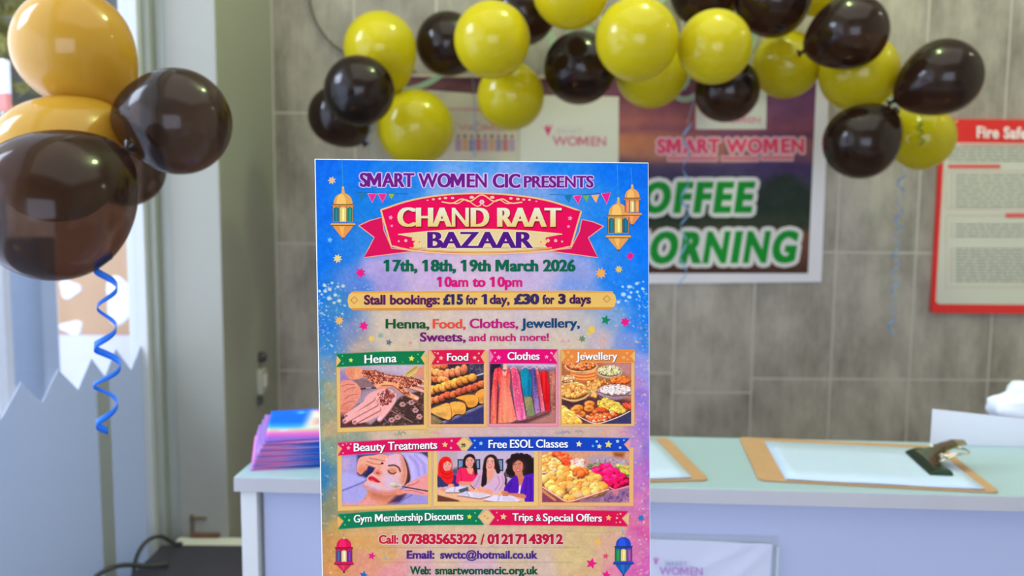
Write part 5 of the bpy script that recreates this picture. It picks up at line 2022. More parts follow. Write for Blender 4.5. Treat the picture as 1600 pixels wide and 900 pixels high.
skewer((60, 215), (190, 215), 4, 36, 36, cols_, 1)
skewer((60, 270), (160, 290), 3, 38, 38, cols_, 11)
skewer((160, 300), (385, 255), 5, 36, 50, [(226, 140, 90), (220, 130, 84)], 2)
skewer((60, 345), (200, 350), 4, 40, 34, cols_, 3)
skewer((70, 455), (470, 330), 8, 50, 44, [(236, 160, 76), (226, 146, 66)], 4)
skewer((60, 560), (560, 400), 10, 44, 36, [(200, 104, 64), (186, 92, 60), (214, 120, 70)], 5)
for pts, c_ in (([(500, 490), (590, 440), (590, 570), (540, 580)], (236, 166, 76)), ([(300, 530), (420, 500), (520, 515), (515, 600), (430, 625), (390, 560)], (238, 170, 70)), ([(230, 600), (300, 565), (395, 590), (392, 685), (300, 690), (245, 730)], (240, 176, 80)), ([(50, 640), (130, 610), (235, 585), (250, 740), (150, 720), (50, 670)], (238, 182, 92)), ([(50, 700), (110, 730), (170, 770), (50, 788)], (150, 130, 90))):
    cv.poly([(x + 4, y + 14) for x, y in pts], (52, 34, 28), soft=8, a=.8, sm=3)
    cv.poly(pts, c_, soft=2, sm=3)
    cx_, cy_ = np.mean([p[0] for p in pts]), np.mean([p[1] for p in pts])
    cv.ell(cx_ - 10, cy_ - 20, 50, 26, np.array(c_) * 1.1, soft=22, a=.6, rot=-.3)
    cv.ell(cx_ + 20, cy_ + 30, 40, 18, np.array(c_) * .72, soft=18, a=.6)
    cv.specks(pts, 25, 6, [tuple(np.array(c_) * .7), tuple(np.array(c_) * .85), (150, 140, 60)], int(cx_), .6)
cv.grain(12, 16, 41)
picture([(673.5, 566), (755.7, 566), (755.7, 662.3), (673.5, 662.6)], cv, [(669.5, 548), (761, 548), (760.5, 667), (669.5, 667)], (240, 184, 120), (234, 150, 100))

# 3 clothes
cv = Canvas(640, 180, 1305, 780, 210, (110, 84, 100))
cv.poly([(640, 180), (1305, 180), (1305, 260), (640, 260)], (150, 140, 160), soft=12)
cv.poly([(700, 780), (1305, 630), (1305, 780)], (178, 128, 112), soft=6)
cv.poly([(880, 760), (1000, 745), (1250, 660), (1240, 690), (1000, 780), (860, 780)], (84, 54, 60), soft=12)
cv.poly([(640, 180), (760, 180), (760, 240), (640, 330)], (44, 34, 50), soft=12)
cv.poly([(640, 330), (680, 300), (660, 780), (640, 780)], (70, 40, 50), soft=8)
cv.line([(820, 196), (1305, 214)], 26, (206, 196, 206), soft=6)


def gown(pts, c1, c2, seed, cols, n=60):
    y0_, y1_ = min(p[1] for p in pts), max(p[1] for p in pts)
    a_, b_ = np.array(c1, float), np.array(c2, float)
    cv.poly([(x + 7, y + 3) for x, y in pts], (60, 36, 46), soft=6, a=.6)
    cv.poly(pts, lambda X, Y: a_ + (b_ - a_) * np.clip((Y - y0_) / (y1_ - y0_), 0, 1)[..., None] + ((vnoise(X, Y * .12, 22, seed) - .5) * 50)[..., None], soft=2)
    cv.specks(pts, n, 7, cols, seed, .7)


gown([(1232, 268), (1300, 258), (1305, 640), (1252, 640)], (190, 120, 96), (150, 96, 84), 8, [(206, 150, 110), (120, 70, 70), (220, 170, 130)])
gown([(1140, 290), (1170, 262), (1200, 262), (1226, 290), (1240, 450), (1250, 655), (1210, 665), (1170, 480)], (228, 40, 44), (216, 30, 40), 9, [(236, 80, 60), (180, 20, 40)], 30)
gown([(1090, 262), (1120, 236), (1142, 300), (1170, 480), (1198, 660), (1160, 676), (1120, 450)], (226, 110, 110), (230, 110, 130), 10, [(240, 170, 130), (190, 60, 90)])
gown([(1030, 262), (1070, 230), (1100, 262), (1122, 450), (1150, 670), (1100, 690), (1070, 500), (1062, 340)], (66, 66, 130), (170, 130, 170), 11, [(120, 110, 170), (60, 40, 90), (190, 150, 180)])
gown([(950, 270), (985, 238), (1010, 238), (1040, 270), (1066, 350), (1060, 520), (990, 520), (962, 400)], (0, 140, 160), (0, 120, 150), 12, [(40, 170, 180), (0, 100, 130)], 20)
gown([(985, 518), (1062, 518), (1098, 700), (1018, 716)], (150, 140, 80), (130, 150, 110), 13, [(190, 180, 110), (110, 110, 70), (90, 140, 120)], 60)
gown([(848, 240), (880, 222), (915, 245), (940, 310), (955, 430), (985, 600), (1010, 735), (960, 752), (910, 748), (890, 600), (870, 430), (862, 320)], (232, 96, 124), (232, 120, 160), 14, [(246, 180, 190), (190, 60, 110), (240, 150, 170)], 110)
cv.poly([(775, 180), (815, 180), (812, 236), (826, 250), (770, 250), (778, 232)], (236, 196, 160), soft=2)
gown([(690, 245), (742, 226), (760, 252), (790, 268), (812, 252), (836, 232), (850, 300), (846, 370), (842, 430), (880, 600), (912, 745), (880, 762), (800, 772), (720, 776), (728, 600), (740, 430), (716, 340), (716, 470), (712, 780), (648, 780), (652, 560), (672, 380), (678, 290)], (232, 70, 84), (238, 140, 104), 15, [(244, 190, 120), (220, 80, 100), (240, 170, 130)], 150)
cv.poly([(760, 320), (830, 320), (836, 420), (850, 760), (760, 770), (752, 430)], (240, 170, 120), soft=22, a=.55)
cv.poly([(706, 780), (716, 470), (740, 430), (728, 600), (720, 776)], (120, 40, 60), soft=5, a=.7)
cv.poly([(765, 258), (790, 276), (814, 258), (806, 310), (776, 310)], (240, 190, 150), soft=3)
for x in (880, 1000, 1085, 1150, 1195):
    cv.line([(x - 34, 244), (x, 220), (x + 30, 240)], 6, (226, 206, 206))
cv.grain(9, 12, 51)
picture([(765, 566), (868, 566), (868, 661), (765, 662)], cv, [(764, 547), (871.5, 547), (872, 666), (764, 666.3)], (240, 150, 160), (236, 110, 150))

# 4 jewellery
cv = Canvas(80, 172, 778, 787, 230, (176, 112, 70))
cv.poly([(400, 172), (778, 172), (778, 330), (560, 220)], (190, 140, 130), soft=14)
cv.poly([(80, 560), (300, 540), (520, 470), (778, 570), (778, 787), (80, 787)], (96, 62, 66), soft=14)


def basket(cx, cy, rx, ry, dp, rim, fill, cols, seed, r=15, n=90):
    cv.poly([(cx - rx, cy), (cx - rx * .82, cy + dp), (cx, cy + dp + ry * .7), (cx + rx * .82, cy + dp), (cx + rx, cy)], np.array(rim) * .68, soft=3, sm=4)
    for k in range(int(rx / 9)):
        x = cx - rx + (k + .5) * 18
        cv.line([(x, cy + ry * .4), (cx + (x - cx) * .88, cy + dp + ry * .4)], 5, np.array(rim) * .9, a=.6)
    cv.ell(cx, cy, rx, ry, rim, soft=2)
    cv.ell(cx, cy - 2, rx * .9, ry * .84, np.array(fill) * .62, soft=2)
    cv.heap([(cx + rx * .84 * math.cos(a_), cy - ry * .12 + ry * .72 * math.sin(a_)) for a_ in np.linspace(0, 6.28, 20)], n, r, cols, seed=seed)


basket(560, 270, 130, 62, 40, (214, 190, 150), (200, 190, 130), [(214, 206, 150), (190, 190, 120), (226, 206, 170)], 21, 13, 80)
cv.heap([(560, 345), (700, 320), (770, 350), (760, 380), (600, 390)], 40, 16, [(236, 130, 60), (226, 110, 50)], seed=22)
for dy in (110, 80, 50):
    cv.ell(300, 215 + dy, 128 + dy * .1, 46, (226, 130, 66), soft=2)
    cv.ell(300, 208 + dy, 126, 42, (240, 170, 96), soft=2)
    for k in range(14):
        cv.ell(190 + k * 17, 236 + dy + 14 * math.sin(math.pi * k / 13), 8, 6, (190, 96, 50), a=.8)
basket(275, 215, 165, 62, 30, (238, 200, 140), (220, 120, 66), [(232, 120, 60), (226, 150, 90), (236, 170, 110), (200, 80, 50)], 23, 17, 60)
basket(140, 350, 85, 46, 26, (232, 190, 120), (196, 140, 80), [(220, 170, 110), (236, 200, 150), (180, 120, 70)], 24, 13, 50)
cv.heap([(330, 400), (380, 350), (560, 350), (540, 400), (440, 420), (430, 520), (350, 520)], 70, 15, [(226, 160, 80), (236, 180, 100), (206, 130, 66)], seed=25)
for k in range(5):
    cv.line([(370 + k * 14, 390), (376 + k * 13, 510)], 8, (236, 190, 110))
cv.ell(200, 520, 150, 90, (60, 42, 44), soft=20, a=.7)
basket(200, 470, 160, 95, 40, (226, 190, 130), (206, 150, 80), [(226, 166, 80), (240, 190, 110), (200, 130, 60), (236, 150, 90)], 26, 18, 110)
basket(620, 460, 180, 62, 50, (220, 190, 190), (210, 190, 170), [(226, 206, 190), (214, 186, 170), (236, 220, 206)], 27, 17, 90)
cv.line([(440, 468), (520, 500), (620, 516), (778, 500)], 8, (110, 70, 96), sm=4)
# tray in front
cv.poly([(300, 787), (480, 770), (690, 690), (778, 640), (778, 787)], (66, 66, 100), soft=4)
cv.poly([(180, 660), (300, 600), (560, 560), (760, 650), (690, 700), (450, 780), (380, 780)], (120, 70, 50), soft=4)
cv.heap([(440, 570), (520, 540), (640, 580), (740, 640), (700, 680), (560, 660), (450, 620)], 110, 17, [(226, 190, 80), (214, 180, 90), (206, 170, 70)], seed=28)
cv.heap([(330, 710), (460, 690), (600, 670), (640, 700), (500, 760), (420, 780), (350, 750)], 80, 16, [(236, 110, 50), (226, 90, 40), (240, 190, 150), (236, 130, 60)], seed=29)
for x, y in ((245, 630), (360, 590), (355, 635), (270, 690), (220, 650)):
    cv.ell(x, y + 8, 56, 36, (120, 54, 24), soft=5, a=.7)
    cv.ell(x, y, 52, 33, (240, 150, 66), soft=2, dome=.4)
    cv.ell(x, y, 20, 10, (176, 90, 36), soft=4)
    cv.ell(x - 16, y - 12, 18, 8, (250, 190, 110), soft=6, a=.7)
cv.ell(480, 648, 62, 24, (226, 90, 50), rot=.1, soft=2, dome=.5)
cv.ell(415, 670, 26, 22, (240, 120, 60), soft=2, dome=.5)
cv.line([(190, 680), (300, 740), (400, 782), (480, 778), (650, 720), (778, 655)], 10, (230, 206, 196), sm=4)
cv.heap([(80, 630), (140, 650), (240, 740), (250, 787), (80, 787)], 34, 36, [(238, 176, 80), (236, 160, 70), (240, 190, 110)], seed=30)
cv.heap([(690, 590), (778, 590), (778, 640), (730, 630)], 14, 18, [(220, 70, 50), (236, 100, 60)], seed=31)
cv.grain(10, 14, 61)
picture([(877.4, 565), (986, 565), (986, 662), (877.4, 662)], cv, [(876, 547), (991, 547), (991, 665.6), (876, 665.8)], (240, 188, 112), (232, 160, 84))

# 5 beauty treatments
cv = Canvas(105, 190, 1115, 830, 270, (150, 142, 186))
cv.poly([(105, 220), (300, 220), (300, 420), (105, 640)], (166, 160, 206), soft=24)
cv.poly([(105, 240), (200, 250), (170, 380), (105, 430)], (190, 170, 200), soft=20)
cv.poly([(290, 210), (560, 210), (520, 380), (420, 520), (300, 470)], (50, 46, 92), soft=14)
cv.poly([(105, 420), (300, 460), (390, 520), (105, 640)], (176, 176, 222), soft=12, sm=3)
cv.poly([(105, 640), (380, 540), (430, 650), (400, 800), (105, 830)], (170, 170, 216), soft=10)
cv.line([(105, 640), (240, 590), (385, 530)], 14, (110, 110, 170), sm=4, soft=5)
# towel round the head
cv.poly([(790, 210), (900, 195), (1040, 215), (1115, 270), (1115, 520), (930, 600), (890, 500), (870, 380)], (186, 178, 226), sm=4, soft=4)
for p_, c_ in (([(900, 240), (980, 330), (1010, 470)], (150, 142, 200)), ([(970, 230), (1060, 330), (1080, 450)], (150, 142, 196)), ([(870, 260), (930, 360), (950, 520)], (206, 200, 240)), ([(1020, 240), (1100, 320)], (210, 204, 240))):
    cv.line(p_, 22, c_, sm=4, soft=10, a=.7)
cv.poly([(1030, 190), (1115, 190), (1115, 260)], (80, 66, 96), soft=6)
# neck, ear shadow
cv.poly([(420, 640), (560, 700), (740, 690), (860, 680), (740, 800), (640, 830), (300, 830), (380, 730)], (222, 152, 118), soft=5, sm=3)
cv.poly([(430, 650), (560, 705), (700, 715), (620, 770), (470, 730)], (176, 104, 78), soft=22, a=.75)
cv.poly([(740, 720), (860, 690), (800, 800), (650, 810)], (60, 44, 84), soft=12, a=.9)
cv.poly([(105, 790), (300, 800), (420, 740), (560, 830), (105, 830)], (226, 160, 150), soft=12)
# dark hair edge and face, seen tilted
cv.poly([(790, 215), (860, 290), (900, 430), (905, 540), (830, 590), (820, 420)], (66, 40, 36), soft=5, sm=3)
cv.poly([(640, 235), (740, 205), (810, 225), (852, 330), (872, 440), (850, 560), (790, 640), (700, 700), (590, 705), (480, 665), (390, 620), (362, 585), (372, 545), (400, 520), (395, 500), (420, 460), (470, 420), (500, 370), (560, 330), (600, 280)], (232, 180, 160), soft=2, sm=5)
cv.poly([(640, 240), (740, 210), (790, 260), (800, 340), (700, 330), (620, 330)], (226, 190, 206), soft=22, a=.8, sm=3)
cv.poly([(600, 450), (700, 480), (770, 520), (740, 620), (640, 650), (590, 560)], (214, 190, 214), soft=26, a=.85, sm=3)
cv.poly([(395, 575), (480, 570), (560, 610), (540, 660), (440, 640)], (214, 196, 222), soft=16, a=.85, sm=3)
cv.poly([(362, 590), (480, 665), (590, 706), (700, 700), (790, 640), (700, 660), (590, 670), (480, 630)], (200, 112, 82), soft=16, a=.8, sm=3)
cv.poly([(800, 240), (852, 330), (872, 440), (850, 560), (800, 560), (820, 420)], (200, 124, 90), soft=18, a=.7, sm=3)
# nose, brow, closed eye with lashes, lips
cv.poly([(478, 430), (500, 400), (545, 400), (575, 440), (545, 470), (500, 452)], (220, 130, 100), soft=10, a=.9, sm=3)
cv.ell(525, 437, 16, 9, (150, 66, 50), rot=.3, soft=4)
cv.line([(560, 330), (540, 380), (520, 410)], 16, (206, 140, 116), sm=4, soft=9, a=.7)
cv.line([(655, 348), (720, 345), (770, 375), (790, 420)], 16, (80, 46, 44), sm=5, soft=4)
cv.poly([(650, 400), (700, 380), (745, 400), (730, 445), (690, 440)], (214, 144, 110), soft=10, sm=3)
cv.line([(645, 408), (675, 438), (712, 446), (735, 432)], 11, (60, 32, 34), sm=5, soft=3)
for x, y, a_ in ((655, 424, 1.9), (670, 438, 1.7), (690, 446, 1.5), (708, 448, 1.2)):
    cv.line([(x, y), (x + 20 * math.cos(a_), y + 18 * math.sin(a_))], 5, (60, 32, 34))
cv.poly([(415, 492), (440, 472), (480, 480), (520, 510), (555, 548), (520, 552), (470, 535), (425, 520)], (206, 40, 60), soft=4, sm=4)
cv.line([(418, 502), (470, 512), (550, 546)], 6, (120, 20, 36), sm=4)
cv.ell(465, 522, 22, 7, (236, 110, 120), rot=.35, soft=4)
# gloved hand at the brow
cv.poly([(300, 260), (360, 225), (480, 215), (560, 200), (640, 225), (655, 265), (620, 290), (580, 300), (590, 330), (560, 365), (500, 375), (420, 345), (390, 400), (340, 445), (300, 440), (280, 380)], (232, 172, 142), soft=2, sm=4)
for p_ in ([(400, 290), (480, 320), (560, 330)], [(430, 250), (520, 270), (600, 290)], [(390, 330), (440, 350), (500, 370)]):
    cv.line(p_, 9, (170, 92, 72), sm=4, a=.8, soft=3)
cv.poly([(280, 380), (300, 440), (345, 445), (390, 400), (400, 350), (330, 340)], (214, 130, 90), soft=14, a=.7)
cv.line([(290, 430), (330, 456), (385, 400)], 12, (90, 66, 80), sm=4, soft=4)
cv.ell(578, 318, 16, 12, (40, 24, 28))
cv.ell(632, 268, 16, 9, (240, 206, 206), rot=.5)
# brush hand at the cheek
cv.poly([(740, 680), (790, 645), (850, 655), (840, 690), (770, 710)], (228, 150, 120), soft=3, sm=4)
cv.poly([(850, 590), (960, 530), (1050, 490), (1115, 480), (1115, 720), (1040, 735), (900, 700), (820, 680), (830, 640), (900, 620)], (232, 160, 150), soft=3, sm=4)
for p_ in ([(880, 600), (970, 575), (1010, 545)], [(850, 660), (950, 665), (1060, 700)]):
    cv.line(p_, 9, (176, 92, 90), sm=4, a=.8, soft=3)
cv.line([(760, 595), (900, 625), (1115, 672)], 18, (60, 40, 54))
cv.line([(770, 592), (900, 618), (1115, 664)], 5, (190, 180, 200))
cv.ell(725, 585, 56, 32, (190, 186, 150), rot=.15, soft=3, dome=.4)
cv.line([(755, 580), (800, 600)], 26, (206, 200, 190), soft=3)
cv.poly([(800, 790), (940, 700), (1115, 740), (1115, 830), (780, 830)], (160, 156, 206), soft=10)
cv.line([(790, 790), (930, 715)], 10, (110, 106, 160))
cv.grain(7, 26, 71)
picture([(534.2, 709), (668.6, 706), (668.4, 787), (534.4, 790.7)], cv, [(526.8, 702), (674.6, 698), (674.6, 792.6), (528, 798)], (238, 190, 108), (228, 168, 84))

# 6 women at a class table
cv = Canvas(62, 180, 1193, 780, 300, (196, 184, 196))
cv.poly([(62, 180), (300, 180), (300, 430), (62, 430)], (190, 176, 176), soft=20)
for x in range(110, 300, 34):
    cv.line([(x, 185), (x, 300)], 10, (170, 158, 160), soft=6, a=.6)
for x0_, x1_, y0_, y1_ in ((298, 372, 280, 420), (510, 565, 280, 400), (770, 835, 278, 420)):
    cv.poly([(x0_, y0_), (x1_, y0_), (x1_, y1_), (x0_, y1_)], (40, 42, 54))
    cv.poly([(x0_ + 12, y0_ + 14), (x1_ - 12, y0_ + 14), (x1_ - 12, y1_ - 14), (x0_ + 12, y1_ - 14)], (120, 150, 176), soft=2)
cv.poly([(220, 400), (300, 380), (320, 470), (240, 470)], (90, 80, 100), soft=12)
cv.poly([(62, 640), (560, 590), (1193, 690), (1193, 780), (62, 780)], (232, 186, 140), soft=5)
cv.poly([(62, 700), (300, 760), (330, 780), (62, 780)], (110, 66, 50), soft=4)


def face(x, y, rx, ry, skin, tilt=0.0):
    c, s_ = math.cos(tilt), math.sin(tilt)
    R = lambda a_, b_: (x + a_ * rx * c - b_ * ry * s_, y + a_ * rx * s_ + b_ * ry * c)
    cv.poly([R(-.92, -.55), R(-.4, -1), R(.4, -1), R(.92, -.55), R(.95, .1), R(.7, .65), R(.2, 1), R(-.2, 1), R(-.7, .65), R(-.95, .1)], skin, soft=2, sm=4)
    sk = np.array(skin, float)
    cv.ell(*R(.45, .1), rx * .5, ry * .5, sk * .86, soft=rx * .5, a=.5)
    for e in (-.42, .42):
        cv.ell(*R(e, -.12), rx * .19, ry * .085, (250, 240, 236), rot=tilt)
        cv.ell(*R(e, -.12), rx * .10, ry * .085, (36, 22, 22))
        cv.line([R(e - .22, -.33), R(e, -.40), R(e + .22, -.33)], max(3, rx * .09), (60, 36, 30), a=.85)
    cv.line([R(0, -.1), R(.08, .2)], rx * .1, sk * .84, soft=4, a=.7)
    cv.line([R(-.12, .24), R(.1, .26)], rx * .1, sk * .7, soft=3, a=.7)
    for e in (-.5, .5):
        cv.ell(*R(e, .22), rx * .22, ry * .16, (232, 120, 110), soft=rx * .3, a=.35)
    cv.poly([R(-.40, .42), R(0, .50), R(.40, .42), R(.2, .66), R(-.2, .66)], (186, 50, 60), soft=2, sm=3)
    cv.poly([R(-.30, .46), R(0, .52), R(.30, .46), R(.14, .57), R(-.14, .57)], (252, 246, 240), soft=1.5, sm=3)


def hand(x, y, a_, s_, skin, n=4):
    c, d_ = math.cos(a_), math.sin(a_)
    cv.ell(x, y, 30 * s_, 20 * s_, skin, rot=a_, soft=2)
    for k in range(n):
        o = (k - 1.5) * 10 * s_
        L = (34, 42, 40, 32)[k] * s_
        cv.line([(x - d_ * o, y + c * o), (x - d_ * o + c * L, y + c * o + d_ * L)], 9 * s_, np.array(skin) * (.9 + .04 * k))
    cv.line([(x, y - 10 * s_), (x + (c * 18 + d_ * 20) * s_, y + (d_ * 18 - c * 20) * s_)], 10 * s_, skin)


# hijab, navy top
cv.poly([(62, 470), (120, 440), (250, 480), (310, 560), (300, 600), (170, 600), (110, 612), (62, 600)], (58, 60, 104), soft=3, sm=3)
cv.poly([(240, 480), (280, 470), (312, 560), (300, 604), (250, 606)], (70, 46, 120), soft=3, sm=3)
cv.poly([(70, 470), (76, 330), (110, 270), (165, 250), (215, 275), (238, 340), (232, 400), (250, 470), (240, 540), (190, 575), (140, 545), (100, 490)], (232, 40, 34), soft=2, sm=4)
face(178, 358, 50, 64, (238, 184, 156), .12)
cv.poly([(110, 300), (165, 268), (215, 292), (224, 330), (180, 302), (136, 330), (126, 390), (150, 420), (228, 410), (235, 470), (190, 520), (110, 460)], (226, 34, 30), soft=3)
for p_ in ([(110, 430), (170, 460), (236, 440)], [(120, 480), (180, 510), (240, 480)], [(96, 320), (100, 400), (120, 450)]):
    cv.line(p_, 9, (166, 16, 20), sm=4, soft=4, a=.7)
# second woman, pink kurta
cv.poly([(365, 340), (375, 260), (430, 218), (490, 235), (512, 310), (520, 420), (500, 460), (480, 400), (400, 400), (350, 420), (310, 390), (350, 370)], (44, 26, 30), soft=3, sm=4)
cv.poly([(400, 380), (480, 380), (490, 440), (440, 470), (400, 440)], (226, 160, 130), soft=3)
face(440, 314, 56, 66, (234, 172, 146))
cv.poly([(366, 300), (400, 244), (445, 232), (490, 250), (500, 290), (450, 252), (400, 280), (385, 360), (370, 380)], (44, 26, 30), soft=3, sm=3)
cv.poly([(285, 480), (310, 400), (390, 378), (430, 445), (480, 420), (520, 420), (545, 470), (520, 540), (440, 560), (330, 570), (285, 560)], (232, 46, 98), soft=3, sm=3)
cv.poly([(405, 390), (430, 450), (470, 460), (480, 400)], (230, 166, 130), soft=3)
cv.poly([(482, 330), (516, 340), (530, 430), (505, 470), (490, 420)], (48, 28, 32), soft=3, sm=3)
for p_ in ([(330, 420), (345, 500), (340, 560)], [(520, 450), (505, 520), (470, 550)]):
    cv.line(p_, 8, (176, 20, 70), sm=4, soft=4, a=.7)
cv.poly([(320, 540), (440, 545), (500, 530), (500, 575), (420, 585), (330, 580)], (228, 150, 116), soft=3, sm=3)
# fourth woman with curly hair, violet cardigan
cv.specks([(900, 300), (960, 240), (1050, 225), (1130, 245), (1190, 320), (1193, 460), (1120, 500), (1080, 450), (940, 490), (880, 470)], 260, 34, [(34, 22, 24), (50, 32, 32), (42, 26, 28)], 7, 1)
cv.poly([(905, 320), (960, 250), (1050, 232), (1130, 260), (1180, 330), (1185, 450), (1090, 480), (940, 470), (895, 440)], (38, 24, 26), soft=8, sm=3)
cv.poly([(970, 440), (1060, 430), (1080, 540), (1030, 680), (990, 560)], (206, 130, 96), soft=3)
face(1003, 368, 66, 86, (212, 140, 108), -.12)
cv.poly([(930, 350), (960, 285), (1030, 270), (1070, 320), (1010, 290), (950, 340), (938, 420)], (38, 24, 26), soft=5, sm=3)
cv.poly([(1002, 610), (1040, 580), (1040, 690), (1000, 690)], (236, 222, 236), soft=2)
cv.poly([(840, 640), (900, 540), (985, 470), (1015, 560), (1003, 690), (900, 690)], (86, 30, 166), soft=3, sm=3)
cv.poly([(1030, 690), (1060, 560), (1090, 470), (1150, 455), (1193, 470), (1193, 780), (1090, 780), (1085, 700)], (92, 32, 176), soft=3, sm=3)
for p_ in ([(1110, 500), (1100, 600), (1090, 690)], [(930, 560), (900, 620), (890, 670)], [(1150, 500), (1160, 640), (1150, 770)]):
    cv.line(p_, 10, (56, 16, 120), sm=4, soft=5, a=.8)
# third woman, lilac jumper, long straight hair
cv.poly([(845, 440), (880, 520), (870, 600), (840, 560)], (44, 28, 34), soft=4)
cv.poly([(600, 340), (620, 265), (680, 225), (745, 245), (785, 330), (800, 440), (770, 470), (740, 400), (650, 400), (640, 560), (600, 610), (570, 570), (585, 450)], (48, 28, 28), soft=3, sm=4)
cv.poly([(640, 390), (730, 380), (740, 470), (670, 560), (640, 480)], (230, 164, 134), soft=3)
cv.poly([(560, 430), (600, 420), (580, 560), (540, 620), (470, 610), (470, 560)], (206, 172, 190), soft=3, sm=3)
cv.poly([(740, 440), (800, 430), (850, 480), (850, 570), (800, 660), (700, 690), (620, 640), (600, 600), (660, 570), (710, 520)], (214, 182, 200), soft=3, sm=3)
for p_ in ([(770, 480), (790, 560), (740, 640)], [(820, 480), (835, 560), (790, 640)], [(560, 480), (530, 560), (500, 600)]):
    cv.line(p_, 10, (166, 130, 152), sm=4, soft=5, a=.7)
face(678, 330, 62, 82, (238, 178, 150), .04)
cv.poly([(608, 350), (628, 270), (680, 238), (735, 262), (752, 330), (715, 268), (672, 258), (640, 300), (632, 420), (640, 520), (612, 590), (580, 560), (590, 450)], (48, 28, 28), soft=3, sm=3)
cv.poly([(728, 300), (748, 290), (790, 400), (792, 440), (756, 440)], (48, 28, 28), soft=3, sm=3)
cv.poly([(540, 620), (620, 625), (700, 640), (700, 690), (600, 670), (530, 650)], (232, 166, 136), soft=3, sm=3)
# open books and hands on the table
for pts, c_ in (([(150, 650), (230, 605), (330, 600), (430, 612), (420, 640), (300, 670), (160, 670)], (222, 218, 226)), ([(310, 640), (420, 605), (440, 640), (330, 668)], (70, 96, 110)), ([(290, 705), (400, 655), (470, 670), (600, 680), (700, 706), (560, 742), (440, 726), (400, 716)], (226, 222, 232)), ([(600, 762), (730, 700), (830, 712), (960, 715), (1040, 770), (1000, 780), (860, 780), (740, 778)], (226, 222, 234))):
    cv.poly([(x + 3, y + 9) for x, y in pts], (96, 70, 70), soft=5, a=.8)
    cv.poly(pts, c_, soft=2)
for p_ in ([(400, 655), (440, 726)], [(790, 705), (770, 778)], [(270, 606), (260, 668)]):
    cv.line(p_, 7, (150, 146, 160), soft=4)
for k in range(6):
    cv.line([(470 + k * 6, 684 + k * 8), (640 - k * 8, 692 + k * 7)], 3, (176, 172, 186), a=.7)
    cv.line([(830, 724 + k * 8), (960 + k * 6, 730 + k * 8)], 3, (176, 172, 186), a=.7)
    cv.line([(330 + k * 4, 700 - k * 6), (400 + k * 4, 704 - k * 5)], 3, (176, 172, 186), a=.7)
hand(110, 632, .5, 1.1, (230, 164, 136))
hand(215, 592, -.1, 1.0, (230, 164, 136))
hand(455, 632, .3, 1.1, (236, 172, 142))
cv.line([(452, 590), (498, 630)], 9, (30, 26, 36))
cv.poly([(900, 680), (1080, 690), (1090, 740), (960, 716)], (206, 132, 98), soft=3, sm=3)
hand(850, 680, .35, 1.3, (208, 134, 100))
cv.line([(830, 706), (880, 706)], 8, (150, 110, 50))
cv.grain(5, 20, 81)
picture([(683.3, 704), (834, 704), (834, 783.8), (683.3, 783.6)], cv, [(677, 699), (841, 699), (841, 791), (677, 791.5)], (240, 196, 120), (230, 172, 92))

# 7 sweets
cv = Canvas(88, 183, 1110, 787, 270, (200, 160, 140))
cv.poly([(88, 183), (1110, 183), (1110, 300), (600, 300), (88, 240)], (216, 164, 120), soft=26)
cv.poly([(930, 200), (1050, 205), (1040, 270), (930, 262)], (150, 84, 40), soft=14)
cv.poly([(600, 250), (800, 230), (1110, 290), (1110, 360), (700, 340)], (176, 160, 170), soft=16)
cv.specks([(700, 280), (1110, 290), (1110, 360), (760, 330)], 60, 16, [(206, 190, 190), (130, 110, 120), (220, 170, 130)], 3)
cv.poly([(88, 640), (360, 790), (88, 790)], (140, 70, 96), soft=6)
cv.line([(88, 650), (240, 760)], 26, (220, 150, 90), soft=5)
cv.poly([(430, 790), (880, 660), (1110, 600), (1110, 790)], (150, 110, 140), soft=10)
cv.specks([(700, 770), (1110, 640), (1110, 790)], 110, 16, [(176, 150, 190), (120, 80, 120), (206, 150, 160), (100, 80, 130)], 4)
cv.heap([(88, 260), (200, 235), (300, 280), (350, 370), (300, 410), (88, 440)], 80, 34, [(236, 176, 90), (226, 190, 120), (236, 140, 66)], seed=41)
cv.line([(88, 445), (300, 400)], 14, (240, 206, 190))
cv.heap([(230, 215), (320, 200), (450, 290), (440, 350), (370, 380), (330, 300)], 46, 30, [(240, 90, 50), (232, 70, 44), (246, 120, 70)], seed=42)
cv.heap([(430, 300), (580, 290), (560, 380), (460, 380)], 16, 30, [(236, 170, 150), (226, 190, 170)], seed=43)
cv.heap([(620, 350), (760, 330), (720, 390), (640, 390)], 26, 20, [(120, 130, 90), (150, 150, 110), (110, 110, 90)], seed=44)
cv.heap([(980, 360), (1110, 370), (1110, 460), (1040, 450)], 30, 24, [(150, 176, 60), (176, 190, 80), (200, 160, 90)], seed=45)
cv.poly([(640, 420), (800, 560), (940, 630), (1110, 590), (1110, 500), (860, 350), (720, 370)], (150, 20, 60), soft=4)
cv.heap([(660, 410), (760, 360), (880, 370), (1000, 450), (1100, 530), (1090, 580), (960, 610), (860, 590), (740, 500)], 40, 46, [(238, 24, 92), (230, 16, 80), (244, 50, 110)], seed=46, dome=.75)
cv.line([(800, 575), (940, 640), (1110, 596)], 14, (244, 150, 170))
cv.poly([(900, 640), (990, 640), (980, 690), (930, 700)], (206, 130, 130), soft=5)
cv.poly([(88, 610), (200, 450), (420, 400), (700, 430), (840, 640), (600, 720), (400, 780)], (176, 100, 50), soft=6)
cv.heap([(88, 520), (200, 440), (300, 400), (420, 390), (600, 420), (740, 470), (830, 590), (800, 650), (560, 720), (400, 760), (300, 700), (150, 620)], 62, 58, [(236, 176, 88), (232, 160, 72), (238, 190, 110), (228, 150, 70)], seed=47, dome=.5, jit=.2)
cv.heap([(450, 400), (600, 400), (610, 450), (460, 470)], 16, 40, [(240, 130, 60), (236, 110, 50)], seed=48)
